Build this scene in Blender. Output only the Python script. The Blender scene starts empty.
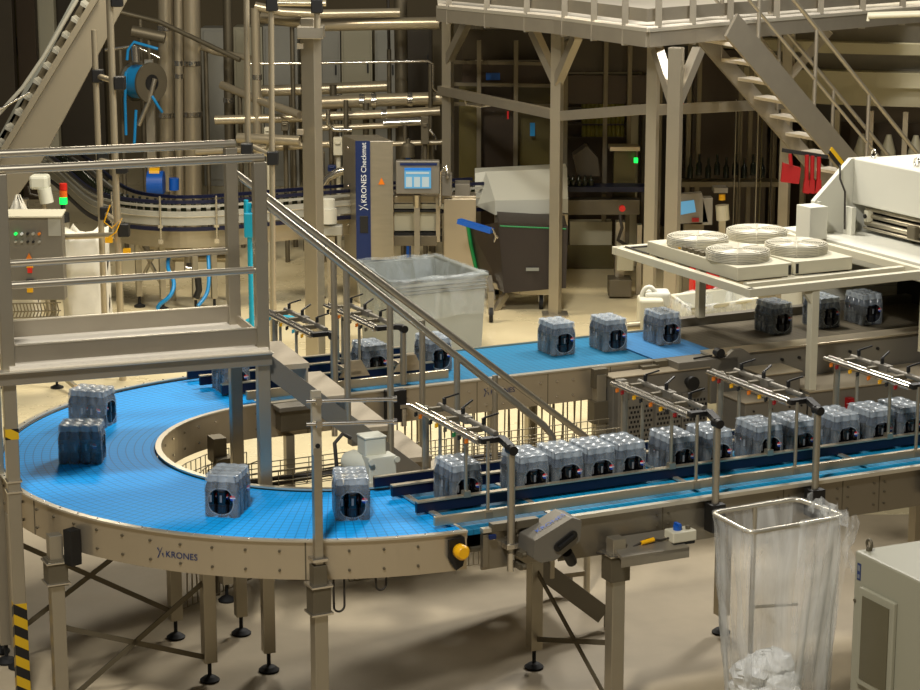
import bpy, math, random
from mathutils import Vector as V, Matrix
random.seed(7)
PI=math.pi
SC=bpy.context.scene
COL=SC.collection
# ---------------------------------------------------------------- camera model (metres; floor z=0)
FPX=2150.0; PITCH=.2185; H=1.15; CAMZ=2.755*1.25+H
cam=bpy.data.cameras.new('camera'); cam.sensor_width=36; cam.lens=FPX/920*36; cam.clip_end=200
co=bpy.data.objects.new('camera',cam); COL.objects.link(co)
co.location=(0,0,CAMZ); co.rotation_euler=(PI/2-PITCH,0,0); SC.camera=co
def ray(px,py):
    u=(px-460)/FPX; v=-(py-345)/FPX
    return V((u,math.cos(PITCH)+v*math.sin(PITCH),-math.sin(PITCH)+v*math.cos(PITCH)))
def fl(px,py,z=0):            # point of the place at height z
    d=ray(px,py); return V((0,0,CAMZ))+d*((z-CAMZ)/d.z)
def at(px,py,Y):              # point of the place at distance Y
    d=ray(px,py); return V((0,0,CAMZ))+d*(Y/d.y)
def prj(p):
    z=p[2]-CAMZ; y=p[1]
    dep=y*math.cos(PITCH)-z*math.sin(PITCH); up=y*math.sin(PITCH)+z*math.cos(PITCH)
    return 460+FPX*p[0]/dep, 345-FPX*up/dep
def bis(f,lo,hi):
    a=f(lo)
    for _ in range(60):
        m=(lo+hi)/2
        if (f(m)>0)==(a>0): lo=m
        else: hi=m
    return (lo+hi)/2
# ---------------------------------------------------------------- frames
CX,CY,TH=-.78375,12.75,.4485
FC=Matrix.Translation((CX,CY,0))@Matrix.Rotation(TH,4,'Z')      # conveyor frame: t along the arms, n across, z up
def L(t,n,z=0): return FC@V((t,n,z))
BA=math.radians(19.8)
PA=fl(269,671,0)
FB=Matrix.Translation(PA)@Matrix.Rotation(BA,4,'Z')             # crossover frame
ID=Matrix.Identity(4)
# ---------------------------------------------------------------- materials
def lin(c):
    return tuple(((x/255)/12.92 if x/255<=.04045 else ((x/255+.055)/1.055)**2.4) for x in c)+(1,)
def mat(name,c,rough=.5,metal=0,noise=0,scale=8,emit=None,es=1,stretch=(1,1,1),bump=0,spec=.5):
    m=bpy.data.materials.new(name); m.use_nodes=True; nt=m.node_tree; b=nt.nodes['Principled BSDF']
    b.inputs['Base Color'].default_value=lin(c); b.inputs['Roughness'].default_value=rough; b.inputs['Metallic'].default_value=metal
    b.inputs['Specular IOR Level'].default_value=spec
    if noise or bump:
        tc=nt.nodes.new('ShaderNodeTexCoord'); mp=nt.nodes.new('ShaderNodeMapping'); mp.inputs['Scale'].default_value=stretch
        nz=nt.nodes.new('ShaderNodeTexNoise'); nz.inputs['Scale'].default_value=scale; nz.inputs['Detail'].default_value=5
        nt.links.new(tc.outputs['Object'],mp.inputs[0]); nt.links.new(mp.outputs[0],nz.inputs['Vector'])
        if noise:
            mx=nt.nodes.new('ShaderNodeMix'); mx.data_type='RGBA'
            a=lin(c); mx.inputs[6].default_value=tuple(x*(1-noise) for x in a[:3])+(1,); mx.inputs[7].default_value=tuple(min(1,x*(1+noise)) for x in a[:3])+(1,)
            nt.links.new(nz.outputs['Fac'],mx.inputs[0]); nt.links.new(mx.outputs[2],b.inputs['Base Color'])
        if bump:
            bp=nt.nodes.new('ShaderNodeBump'); bp.inputs['Strength'].default_value=bump; bp.inputs['Distance'].default_value=.01
            nt.links.new(nz.outputs['Fac'],bp.inputs['Height']); nt.links.new(bp.outputs[0],b.inputs['Normal'])
    if emit: b.inputs['Emission Color'].default_value=lin(emit); b.inputs['Emission Strength'].default_value=es
    return m
def N(nt,op,a,b=None,c=None):
    n=nt.nodes.new('ShaderNodeMath'); n.operation=op
    for i,x in enumerate((a,b,c)):
        if x is None: continue
        if isinstance(x,(int,float)): n.inputs[i].default_value=x
        else: nt.links.new(x,n.inputs[i])
    return n.outputs[0]
def coords(nt,kind='Object'):
    tc=nt.nodes.new('ShaderNodeTexCoord'); sp=nt.nodes.new('ShaderNodeSeparateXYZ'); nt.links.new(tc.outputs[kind],sp.inputs[0]); return sp.outputs
def mixcol(nt,fac,a,b):
    mx=nt.nodes.new('ShaderNodeMix'); mx.data_type='RGBA'
    for i,x in ((6,a),(7,b)):
        if isinstance(x,tuple): mx.inputs[i].default_value=x
        else: nt.links.new(x,mx.inputs[i])
    if isinstance(fac,(int,float)): mx.inputs[0].default_value=fac
    else: nt.links.new(fac,mx.inputs[0])
    return mx.outputs[2]
def belt_mat(name,c,line,polar):
    m=mat(name,c,.55,spec=.25); nt=m.node_tree; b=nt.nodes['Principled BSDF']; x,y,z=coords(nt)
    if polar:
        r=N(nt,'SQRT',N(nt,'ADD',N(nt,'MULTIPLY',x,x),N(nt,'MULTIPLY',y,y))); ph=N(nt,'ARCTAN2',y,x)
        u=N(nt,'DIVIDE',r,.05); v=N(nt,'MULTIPLY',ph,2*PI*9)
        v=N(nt,'DIVIDE',v,1.6)
    else:
        u=N(nt,'DIVIDE',y,.05); v=N(nt,'DIVIDE',x,.05)
    gu=N(nt,'LESS_THAN',N(nt,'FRACT',u),.12); gv=N(nt,'LESS_THAN',N(nt,'FRACT',v),.12)
    g=N(nt,'MAXIMUM',gu,gv)
    nz=nt.nodes.new('ShaderNodeTexNoise'); nz.inputs['Scale'].default_value=3; 
    base=mixcol(nt,nz.outputs['Fac'],tuple(k*.88 for k in lin(c)[:3])+(1,),tuple(min(1,k*1.1) for k in lin(c)[:3])+(1,))
    nt.links.new(mixcol(nt,N(nt,'MULTIPLY',g,.55),base,lin(line)),b.inputs['Base Color']); return m
def hazard_mat(name,per=.12):
    m=mat(name,(200,160,20),.5); nt=m.node_tree; b=nt.nodes['Principled BSDF']; x,y,z=coords(nt)
    s=N(nt,'ADD',z,N(nt,'ADD',N(nt,'MULTIPLY',x,.6),N(nt,'MULTIPLY',y,.6)))
    f=N(nt,'LESS_THAN',N(nt,'FRACT',N(nt,'DIVIDE',s,per)),.5)
    nt.links.new(mixcol(nt,f,lin((205,165,20)),lin((22,20,18))),b.inputs['Base Color']); return m
def film_mat(name,c,lo,hi,scale=14,stretch=(1,1,.4),thru=0):
    m=bpy.data.materials.new(name); m.use_nodes=True; nt=m.node_tree; b=nt.nodes['Principled BSDF']; o=nt.nodes['Material Output']
    b.inputs['Base Color'].default_value=lin(c); b.inputs['Roughness'].default_value=.22
    tr=nt.nodes.new('ShaderNodeBsdfTransparent'); ms=nt.nodes.new('ShaderNodeMixShader')
    tc=nt.nodes.new('ShaderNodeTexCoord'); mp=nt.nodes.new('ShaderNodeMapping'); mp.inputs['Scale'].default_value=stretch
    nz=nt.nodes.new('ShaderNodeTexNoise'); nz.inputs['Scale'].default_value=scale; nz.inputs['Detail'].default_value=4; nz.inputs['Distortion'].default_value=1.2
    nt.links.new(tc.outputs['Object'],mp.inputs[0]); nt.links.new(mp.outputs[0],nz.inputs['Vector'])
    mr=nt.nodes.new('ShaderNodeMapRange'); mr.inputs[1].default_value=.35; mr.inputs[2].default_value=.68; mr.inputs[3].default_value=lo; mr.inputs[4].default_value=hi
    nt.links.new(nz.outputs['Fac'],mr.inputs[0]); nt.links.new(mr.outputs[0],ms.inputs[0]); nt.links.new(tr.outputs[0],ms.inputs[1]); sh=b.outputs[0]
    if thru:
        tl=nt.nodes.new('ShaderNodeBsdfTranslucent'); tl.inputs[0].default_value=lin(c); m2=nt.nodes.new('ShaderNodeMixShader'); m2.inputs[0].default_value=thru; nt.links.new(b.outputs[0],m2.inputs[1]); nt.links.new(tl.outputs[0],m2.inputs[2]); sh=m2.outputs[0]
    nt.links.new(sh,ms.inputs[2])
    bp=nt.nodes.new('ShaderNodeBump'); bp.inputs['Strength'].default_value=.35; bp.inputs['Distance'].default_value=.01
    nt.links.new(nz.outputs['Fac'],bp.inputs['Height']); nt.links.new(bp.outputs[0],b.inputs['Normal'])
    nt.links.new(ms.outputs[0],o.inputs[0]); return m
def add_hole(m):       # oval openings at the two ends of the wrap, with a thicker rim
    nt=m.node_tree; ms=[n for n in nt.nodes if n.type=='MIX_SHADER'][0]; src=ms.inputs[0].links[0].from_socket
    x,y,z=coords(nt); zz=N(nt,'DIVIDE',N(nt,'SUBTRACT',z,.09),.07); xx=N(nt,'DIVIDE',x,.068)
    e=N(nt,'ADD',N(nt,'POWER',N(nt,'ABSOLUTE',xx),2.4),N(nt,'POWER',N(nt,'ABSOLUTE',zz),2.4)); end=N(nt,'GREATER_THAN',N(nt,'ABSOLUTE',y),.112)
    hole=N(nt,'MULTIPLY',end,N(nt,'LESS_THAN',e,1.0)); rim=N(nt,'MULTIPLY',end,N(nt,'MULTIPLY',N(nt,'GREATER_THAN',e,1.0),N(nt,'LESS_THAN',e,1.22)))
    top=N(nt,'MULTIPLY',N(nt,'GREATER_THAN',z,.2),.30)
    f=N(nt,'ADD',N(nt,'ADD',src,top),N(nt,'MULTIPLY',rim,.14)); f=N(nt,'MULTIPLY',f,N(nt,'SUBTRACT',1.0,hole)); nt.links.new(f,ms.inputs[0]); return m
M={}
M['steel']=mat('brushed_steel',(184,176,158),.33,.85,.10,5,stretch=(1,1,6))
M['panel']=mat('panel_steel',(196,183,158),.34,.72,.06,3)
M['lip']=mat('polished_lip_steel',(215,208,190),.3,.7)
M['post']=mat('post_steel',(176,168,150),.36,.78,.08,4)
M['dsteel']=mat('dull_steel',(112,104,86),.5,.6,.12,4)
M['gsteel']=mat('grey_machine_steel',(130,125,114),.5,.5,.06,3)
M['chrome']=mat('chrome',(215,210,200),.18,.95)
M['galv']=mat('platform_steel',(168,160,144),.40,.75,.10,6)
M['tread']=mat('tread_steel',(230,222,206),.5,.0,.08,60)
M['panel_shaded']=mat('shaded_panel_steel',(146,138,122),.36,.8,.08,3)  # darker copy of the panel steel, shade on the front conveyor put into colour
M['stair']=mat('stair_steel',(172,160,138),.5,.3,.12,60)
M['pipe']=mat('pipe_steel',(190,178,152),.3,.6,.06,3)
M['black']=mat('black_plastic',(20,19,18),.5)
M['rubber']=mat('black_rubber',(14,14,14),.7)
M['navy']=mat('navy_plastic',(9,15,46),.4,0,.1,20)
M['nblue']=mat('navy_sign',(12,36,86),.4)
M['teal_belt']=belt_mat('teal_belt',(26,116,156),(14,66,96),False)
M['blue_belt']=belt_mat('blue_belt',(6,166,250),(8,84,150),True)
M['cyan_belt']=belt_mat('cyan_belt',(16,150,198),(8,76,120),False)
M['pale_belt']=belt_mat('pale_blue_belt',(66,132,186),(60,100,140),False)
M['grey_belt']=belt_mat('grey_mesh_belt',(104,96,80),(60,55,46),False)
M['white']=mat('white_paint',(208,206,192),.42,0,.03,3)
M['white2']=mat('warm_white_paint',(206,200,176),.45,0,.04,3)
M['cream']=mat('cream_cabinet_paint',(178,172,146),.45,0,.03,3)
M['wmotor']=mat('pale_grey_paint',(206,206,190),.4)
M['lgrey']=mat('light_grey_paint',(160,158,146),.45,0,.04,3)
M['mgrey']=mat('mid_grey_plastic',(128,130,122),.5,0,.05,6)
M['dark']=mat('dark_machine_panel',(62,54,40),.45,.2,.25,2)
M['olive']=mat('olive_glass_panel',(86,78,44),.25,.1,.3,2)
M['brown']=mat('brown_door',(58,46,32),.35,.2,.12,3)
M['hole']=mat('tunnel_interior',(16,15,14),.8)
M['tub']=mat('brown_black_tub_plastic',(40,32,28),.45,0,.1,4)
M['green']=mat('green_plastic',(10,120,60),.4)
M['blue']=mat('blue_plastic',(14,86,180),.4)
M['hose']=mat('blue_hose',(24,130,190),.35)
M['turq']=mat('turquoise_plastic',(14,160,190),.4)
M['red']=mat('red_plastic',(146,10,16),.4)
M['redhi']=mat('bright_red_plastic',(214,34,24),.4)
M['yellow']=mat('yellow_plastic',(240,178,12),.35)
M['orange']=mat('orange_plastic',(222,120,16),.4)
M['haz']=hazard_mat('hazard_tape')
M['navyink']=mat('navy_lettering',(30,50,100),.5)
M['whiteink']=mat('white_lettering',(225,228,230),.5)
M['sack']=mat('white_sack_fabric',(222,218,204),.7,0,.05,5,bump=.6)
M['wire']=mat('galvanised_wire',(150,140,116),.4,.6)
M['cable']=mat('dark_cable',(48,42,34),.6)
M['fan']=mat('fan_guard_wire',(206,200,180),.4,.2)
M['fandark']=mat('fan_body',(120,118,114),.5,.2)
M['film']=add_hole(film_mat('shrink_film',(206,216,224),.10,.34,9,(1,1,.5)))
M['bag']=film_mat('clear_bag_film',(246,248,246),.10,.55,3.,(2,2,.35),.45)
M['liner']=film_mat('bin_liner_film',(190,198,200),.08,.4,4,(1,1,.6))
M['crumple']=mat('crumpled_film',(236,236,232),.3,0,.08,20,bump=.8)
M['elev']=mat('elevator_grey',(132,124,106),.5,.2,.05,3)
M['bin']=mat('grey_bin_plastic',(136,140,134),.45,0,.04,4)
M['glass']=mat('cabinet_window',(98,92,70),.25,0,.15,3)
M['lampg']=mat('lit_green_lamp',(10,200,70),.3,emit=(20,255,90),es=1.6)
M['lampr']=mat('red_lamp',(190,30,20),.3,emit=(255,40,20),es=.1)
M['lampo']=mat('orange_lamp',(214,100,26),.3,emit=(255,110,20),es=.1)
M['screen']=mat('lit_screen',(60,110,140),.2,emit=(120,190,230),es=.45)
M['scr2']=mat('lit_screen_window',(120,130,130),.2,emit=(215,235,235),es=.42)
M['scr3']=mat('lit_screen_bar',(40,110,190),.2,emit=(40,110,200),es=.4)
M['cap']=mat('black_bottle_cap',(20,20,24),.35)
M['ybot']=mat('yellow_green_bottle',(128,124,44),.2)  # lighter albedo stands in for light coming from behind these bottles
M['gbot']=mat('dark_green_bottle',(26,30,16),.15)
# bottle: bands by height
def bottle_mat():
    m=mat('cola_bottle',(26,28,34),.14); nt=m.node_tree; b=nt.nodes['Principled BSDF']; x,y,z=coords(nt)
    r=nt.nodes.new('ShaderNodeValToRGB'); r.color_ramp.interpolation='CONSTANT'; nt.links.new(N(nt,'DIVIDE',z,.24),r.inputs[0])
    e=r.color_ramp.elements; e[0].position=0; e[0].color=lin((30,34,42)); e[1].position=.30; e[1].color=lin((10,10,13))
    for p,c in ((.62,(60,68,80)),(.80,(104,114,124))):
        k=e.new(p); k.color=lin(c)
    nt.links.new(r.outputs[0],b.inputs['Base Color']); return m
M['bottle']=bottle_mat()
M['rr']=mat('red_roundel',(214,30,40),.4); M['rw']=mat('white_roundel',(235,235,235),.4); M['rb']=mat('blue_roundel',(20,70,170),.4); M['lab']=mat('grey_label_print',(120,124,130),.5)
def floor_mat(nm,ca,cb,cc,ro):
    m=mat(nm,(206,192,160),.30); nt=m.node_tree; b=nt.nodes['Principled BSDF']
    tc=nt.nodes.new('ShaderNodeTexCoord')
    n1=nt.nodes.new('ShaderNodeTexNoise'); n1.inputs['Scale'].default_value=.9; n1.inputs['Detail'].default_value=8; n1.inputs['Roughness'].default_value=.65
    n2=nt.nodes.new('ShaderNodeTexNoise'); n2.inputs['Scale'].default_value=6; n2.inputs['Detail'].default_value=6
    for n in (n1,n2): nt.links.new(tc.outputs['Object'],n.inputs['Vector'])
    c=mixcol(nt,n1.outputs['Fac'],lin(ca),lin(cb))
    c=mixcol(nt,N(nt,'MULTIPLY',n2.outputs['Fac'],.4),c,lin(cc))
    nt.links.new(c,b.inputs['Base Color'])
    nt.links.new(N(nt,'ADD',N(nt,'MULTIPLY',n1.outputs['Fac'],.35),ro),b.inputs['Roughness']); return m
M['floor']=floor_mat('resin_floor',(214,198,156),(240,226,186),(206,190,150),.12)
M['floor_dim']=floor_mat('dimmed_front_floor',(156,142,116),(204,188,158),(142,130,108),.35)  # front floor colour darkened to stand in for weaker light there
M['wall']=mat('hall_wall',(104,92,66),.7,0,.15,.6)
# ---------------------------------------------------------------- mesh builder (coordinates in a frame, stored in world)
class MB:
    def __init__(s,F=ID): s.F=F; s.v=[]; s.f=[]; s.m=[]; s.s=[]
    def add(s,vs,fs,m=0,sm=False):
        o=len(s.v); s.v+=[s.F@V(p) for p in vs]
        for f in fs: s.f.append([o+i for i in f]); s.m.append(m); s.s.append(sm)
        return s
    def box(s,c,d,rz=0,m=0,R=None):
        R=R or Matrix.Rotation(rz,3,'Z'); c=V(c); h=V(d)/2
        vs=[c+R@V((h.x*a,h.y*b,h.z*e)) for e in (-1,1) for a,b in ((-1,-1),(1,-1),(1,1),(-1,1))]
        return s.add(vs,[(0,3,2,1),(4,5,6,7),(0,1,5,4),(1,2,6,5),(2,3,7,6),(3,0,4,7)],m)
    def span(s,a,b,m=0):
        a,b=V(a),V(b); return s.box((a+b)/2,[abs(x) for x in (b-a)],0,m)
    def beam(s,p,q,w,h,m=0,up=(0,0,1)):
        p,q=V(p),V(q); d=(q-p).normalized(); u=V(up)
        if abs(d.dot(u))>.98: u=V((0,1,0))
        a=d.cross(u).normalized(); b=a.cross(d)
        vs=[k+a*(w/2*i)+b*(h/2*j) for k in (p,q) for i,j in ((-1,-1),(1,-1),(1,1),(-1,1))]
        return s.add(vs,[(0,1,2,3),(7,6,5,4),(0,4,5,1),(1,5,6,2),(2,6,7,3),(3,7,4,0)],m)
    def tube(s,pts,r,n=8,m=0,cl=False):
        pts=[V(p) for p in pts]; k=len(pts); vs=[]; fs=[]; pa=None
        rs=r if isinstance(r,(list,tuple)) else [r]*k
        for i,p in enumerate(pts):
            a=pts[(i-1)%k] if (cl or i>0) else p; b=pts[(i+1)%k] if (cl or i<k-1) else p
            d=(b-a).normalized()
            if pa is None:
                u=V((0,0,1)) if abs(d.z)<.9 else V((1,0,0)); pa=d.cross(u).normalized()
            pa=(pa-d*pa.dot(d)).normalized(); pb=d.cross(pa)
            vs+=[p+(pa*math.cos(2*PI*j/n)+pb*math.sin(2*PI*j/n))*rs[i] for j in range(n)]
        for i in range(k if cl else k-1):
            o=i*n; o2=((i+1)%k)*n
            fs+=[(o+j,o+(j+1)%n,o2+(j+1)%n,o2+j) for j in range(n)]
        s.add(vs,fs,m,True)
        if not cl: s.add(vs[:n],[tuple(range(n))[::-1]],m); s.add(vs[-n:],[tuple(range(n))],m)
        return s
    def cyl(s,c,r,h,n=16,m=0,r2=None):
        c=V(c); return s.tube([c,c+V((0,0,h))],[r,r if r2 is None else r2],n,m)
    def lathe(s,c,prof,n=14,m=0,mf=None):
        c=V(c); vs=[]; 
        for r,z in prof: vs+=[c+V((r*math.cos(2*PI*j/n),r*math.sin(2*PI*j/n),z)) for j in range(n)]
        for i in range(len(prof)-1):
            s.add(vs[i*n:(i+2)*n],[(j,(j+1)%n,n+(j+1)%n,n+j) for j in range(n)],mf(i) if mf else m,True)
        s.add(vs[:n],[tuple(range(n))[::-1]],m); s.add(vs[-n:],[tuple(range(n))],m); return s
    def prism(s,poly,ext,m=0,mt=None):
        poly=[V(p) for p in poly]; e=V(ext); k=len(poly); vs=poly+[p+e for p in poly]
        s.add(vs,[tuple(range(k)),tuple(range(2*k-1,k-1,-1))],m)
        return s.add(vs,[(i,i+k,(i+1)%k+k,(i+1)%k) for i in range(k)],m if mt is None else mt)
    def sphere(s,c,r,n=10,m=0,sc=(1,1,1)):
        c=V(c); vs=[]; fs=[]; k=n//2
        for i in range(k+1):
            a=PI*i/k
            vs+=[c+V((r*sc[0]*math.sin(a)*math.cos(2*PI*j/n),r*sc[1]*math.sin(a)*math.sin(2*PI*j/n),r*sc[2]*math.cos(a))) for j in range(n)]
        for i in range(k): fs+=[(i*n+j,(i+1)*n+j,(i+1)*n+(j+1)%n,i*n+(j+1)%n) for j in range(n)]
        return s.add(vs,fs,m,True)
    def sheet(s,rows,m=0,th=None,sm=True):   # rows of points -> grid surface; th adds thickness along z
        k=len(rows[0]); vs=[p for r in rows for p in r]
        return s.add(vs,[(i*k+j,i*k+j+1,(i+1)*k+j+1,(i+1)*k+j) for i in range(len(rows)-1) for j in range(k-1)],m,sm)
    def ring(s,r0,r1,z0,z1,a0,a1,n=72,m=0,mt=None):  # solid annular strip
        vs=[]; fs=[]
        for i in range(n+1):
            a=a0+(a1-a0)*i/n
            vs+=[V((r*math.cos(a),r*math.sin(a),z)) for r,z in ((r0,z0),(r1,z0),(r1,z1),(r0,z1))]
        top=[];oth=[]
        for i in range(n):
            o=i*4; q=o+4
            oth+=[(o,o+1,q+1,q),(o+1,o+2,q+2,q+1),(o+3,o,q,q+3)]; top+=[(o+2,o+3,q+3,q+2)]
        s.add(vs,oth,m,False); s.add(vs,top,m if mt is None else mt,False)
        s.add(vs[:4],[(3,2,1,0)],m); return s.add(vs[-4:],[(0,1,2,3)],m)
    def build(s,name,mats,parent=None,bevel=0,smooth=False):
        me=bpy.data.meshes.new(name); o=bpy.data.objects.new(name,me); COL.objects.link(o)
        if parent is not None:
            root=parent
            while root.parent: root=root.parent
            R=Matrix.Translation(root.location)@Matrix.Rotation(root.rotation_euler.z,4,'Z')
            o.parent=parent
        else:
            xs=[v.x for v in s.v]; ys=[v.y for v in s.v]; zs=[v.z for v in s.v]
            R=Matrix.Translation(((min(xs)+max(xs))/2,(min(ys)+max(ys))/2,min(zs))); o.location=R.translation
        Ri=R.inverted(); me.from_pydata([Ri@v for v in s.v],[],s.f)
        for m in (mats if isinstance(mats,(list,tuple)) else [mats]): me.materials.append(M[m] if isinstance(m,str) else m)
        me.polygons.foreach_set('material_index',s.m); me.polygons.foreach_set('use_smooth',[bool(x) or smooth for x in s.s]); me.update()
        if bevel:
            b=o.modifiers.new('edge','BEVEL'); b.width=bevel; b.segments=2; b.limit_method='ANGLE'; b.angle_limit=.7
        return o
def thing(name,label,cat,loc=(0,0,0),rz=0,group=None):
    o=bpy.data.objects.new(name,None); COL.objects.link(o); o.empty_display_size=.1
    o.location=V(loc); o.rotation_euler=(0,0,rz); return tag(o,label,cat,group)
def tag(o,label,cat,group=None,kind=None):
    o['label']=label; o['category']=cat
    if group: o['group']=group
    if kind: o['kind']=kind
    return o
def struct(o): o['kind']='structure'; return o
def text_geo(s,size):
    c=bpy.data.curves.new('lettering','FONT'); c.body=s; c.size=size; c.resolution_u=3
    o=bpy.data.objects.new('lettering_tmp',c); COL.objects.link(o); bpy.context.view_layer.update()
    me=o.evaluated_get(bpy.context.evaluated_depsgraph_get()).to_mesh()
    vs=[v.co.copy() for v in me.vertices]; fs=[tuple(p.vertices) for p in me.polygons]
    o.to_mesh_clear(); bpy.data.objects.remove(o); bpy.data.curves.remove(c)
    return vs,fs
def logo_geo(h):       # the slashed mark that stands before the lettering
    def q(a,b,w): 
        d=(V(b)-V(a)); p=V((-d.y,d.x)).normalized()*w
        return [V((*(V(a)+p),0)),V((*(V(a)-p),0)),V((*(V(b)-p*.3),0)),V((*(V(b)+p*.3),0))]
    vs=q((.05*h,-.25*h),(.75*h,1.25*h),.07*h)+q((.05*h,1.1*h),(.38*h,.5*h),.09*h)+q((.72*h,.45*h),(.95*h,-.1*h),.09*h)
    return vs,[(0,1,2,3),(4,5,6,7),(8,9,10,11)]
# ================================================================ setting
b=MB(); b.span((-14,15,-.12),(14,36,0)); struct(b.build('floor','floor'))
b=MB(); b.span((-14,4,-.12),(14,15,0)); struct(b.build('floor_front','floor_dim'))
b=MB(); b.span((-14,34,0),(14,34.3,7)); struct(b.build('wall_back','wall'))
# ================================================================ curved conveyor
def ang(R,px,z,lo,hi): return bis(lambda a: prj(L(R*math.cos(a),R*math.sin(a),z))[0]-px,lo,hi)
def leg(parent,t,n,z1,w=.075,F=FC,foot=True,m='post'):
    b=MB(F); b.box((t,n,(z1+.12)/2),(w,w,z1-.12)); o=b.build('leg',m,parent,.004)
    b=MB(F); b.cyl((t,n,.03),.012,.1,8); b.lathe((t,n,0),[(.055,0),(.058,.012),(.035,.03),(.014,.04)],14); b.build('foot','rubber',o)
    return o
A0,A1=math.radians(91.7),math.radians(268.3)
cv=thing('curved_conveyor','stainless U-turn conveyor with bright blue modular belt joining both straight conveyors','conveyor',L(0,0),TH)
MB(FC).ring(1.08,1.98,H-.03,H,A0,A1,96).build('belt','blue_belt',cv)
MB(FC).ring(1.98,1.995,H-.05,H+.006,A0,A1,96).build('wear_strip','black',cv)
def bolts(b,R,sg,a0,a1,n,m=1):
    for i in range(n):
        a=a0+(a1-a0)*(i+.5)/n
        for z in (H-.045,H-.15):
            c=V((R*math.cos(a),R*math.sin(a),z)); d=V((math.cos(a),math.sin(a),0))*sg
            b.tube([c,c+d*.008],.008,6,m)
b=MB(FC); b.ring(1.997,2.015,H-.2,H+.008,A0,A1,96); b.ring(1.995,2.03,H+.008,H+.018,A0,A1,96,1); bolts(b,2.015,1,A0,A1,34,2)
for a in (3.35,4.25):
    b.ring(2.015,2.0165,H-.2,H+.006,a,a+.004,1,2)
for i in range(40):
    a=A0+(A1-A0)*(i+.5)/40; b.sphere((2.012*math.cos(a),2.012*math.sin(a),H+.018),.006,6,3)
op=b.build('outer_side_panel',['panel','lip','dsteel','chrome'],cv)
b=MB(FC); b.ring(1.045,1.062,H-.21,H+.008,A0,A1,64); b.ring(1.04,1.075,H+.008,H+.018,A0,A1,64,1); bolts(b,1.045,-1,A0,A1,20,2)
b.build('inner_side_panel',['panel','lip','chrome'],cv)
b=MB(FC); b.ring(1.1,1.96,H-.12,H-.1,A0,A1,48); b.build('belt_bed','dsteel',cv)
# lettering on the curved panel
a0=ang(2.02,157,H-.1,PI,4.6)
b=MB(FC); k=.066
for vs,fs,off in (logo_geo(.042)+(0,),text_geo('KRONES',.05)+(.05,)):
    b.add([((2.0185)*math.cos(a0+(v.x+off)/2.02),2.0185*math.sin(a0+(v.x+off)/2.02),H-.125+v.y) for v in vs],fs)
b.build('lettering','navyink',cv)
# legs
def P2(px,py): 
    w=FC.inverted()@fl(px,py,0); return w.x,w.y
l210=P2(210,681); l176=P2(176,638); l227=P2(227,601); l8=P2(4,660)
for p in (l210,l176,l227): leg(cv,p[0],p[1],H-.2)
leg(cv,-2.02,.35,H-.2,.06); leg(cv,-1.99,.05,H-.2,.06)
a=ang(2.09,59,.6,PI,4.5); o60=(2.1*math.cos(a),2.1*math.sin(a))
lg=leg(cv,o60[0],o60[1],H-.1)
b=MB(FC); b.box((o60[0],o60[1],.84),(.11,.11,.15)); 
for z in (.78,.9): b.box((o60[0],o60[1],z),(.13,.13,.012),0,1)
b.build('clamp_bracket',['dsteel','chrome'],cv,.003)
b=MB(FC); d=V((math.cos(a+.05),math.sin(a+.05),0)); b.box(d*2.06+V((0,0,.99)),(.07,.07,.2),a); b.build('mounting_block','black',cv,.004)
a=ang(2.09,319.5,.6,4,5); o320=(2.09*math.cos(a),2.09*math.sin(a))
leg(cv,o320[0],o320[1],.92)
b=MB(FC); b.box((o320[0],o320[1],.87),(.1,.1,.16))
for z in (.8,.95): b.box((o320[0],o320[1],z),(.12,.12,.014),0,1)
b.box((o320[0],o320[1],1.0),(.075,.07,.12)); b.box((o320[0],o320[1],1.09),(.085,.08,.02),0,1); b.build('clamp_bracket',['dsteel','chrome'],cv,.003)
b=MB(FC); b.box((o320[0],o320[1],1.36),(.045,.04,.66)); b.build('sensor_post','steel',cv,.003)
b=MB(FC); p=V((o320[0],o320[1],0))
b.box(p+V((0,0,1.82)),(.05,.03,.34)); b.tube([p+V((0,-.016,1.7)),p+V((0,-.02,1.7))],.013,10,1); b.build('sensor_slide',['lip','black'],cv,.003)
for z in (1.94,1.82):
    q=FC.inverted().to_3x3()@V((1,.12,0)); b=MB(FC); b.tube([p-q*.06+V((0,-.03,z)),p+q*.4+V((0,-.03,z))],.011,8); b.tube([p+q*.38+V((0,-.03,z)),p+q*.4+V((0,-.03,z))],.017,8); b.box(p+V((0,-.03,z)),(.03,.035,.035)); b.build('sensor_rod','chrome',cv)
b=MB(FC); b.box((l227[0]-.02,l227[1]+.06,1.0),(.09,.12,.16)); b.box((l227[0],l227[1],.88),(.11,.11,.16)); b.build('clamp_bracket','dsteel',cv,.003)
# cross braces between paired legs
def brace(par,p,z0,q,z1,w=.03,F=FC): b=MB(F); b.beam((p[0],p[1],z0),(q[0],q[1],z1),.008,w); b.build('brace','dsteel',par)
brace(cv,o60,.52,l210,.14); brace(cv,o60,.05,l210,.62); brace(cv,(-1.99,.05),.78,l176,.16); brace(cv,(-1.99,.05),.22,l176,.8)
# hanging cable loops under the panel
for px,r,ln in ((339,.03,.16),(381,.03,.05)):
    b=MB(FC); a=ang(1.98,px,H-.25,4,5.2); c=V((1.98*math.cos(a),1.98*math.sin(a),H-.2))
    b.tube([c+V((r*math.cos(x),0,-ln+ln*math.sin(x) if math.sin(x)>0 else -ln+r*math.sin(x))) for x in [PI*1.0*i/10-PI for i in range(11)]],.006,6)
    b.tube([c+V((-r,0,-ln)),c+V((-r,0,.0))],.006,6); b.tube([c+V((r,0,-ln)),c+V((r,0,.0))],.006,6); b.build('cable_loop','cable',cv)
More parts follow.
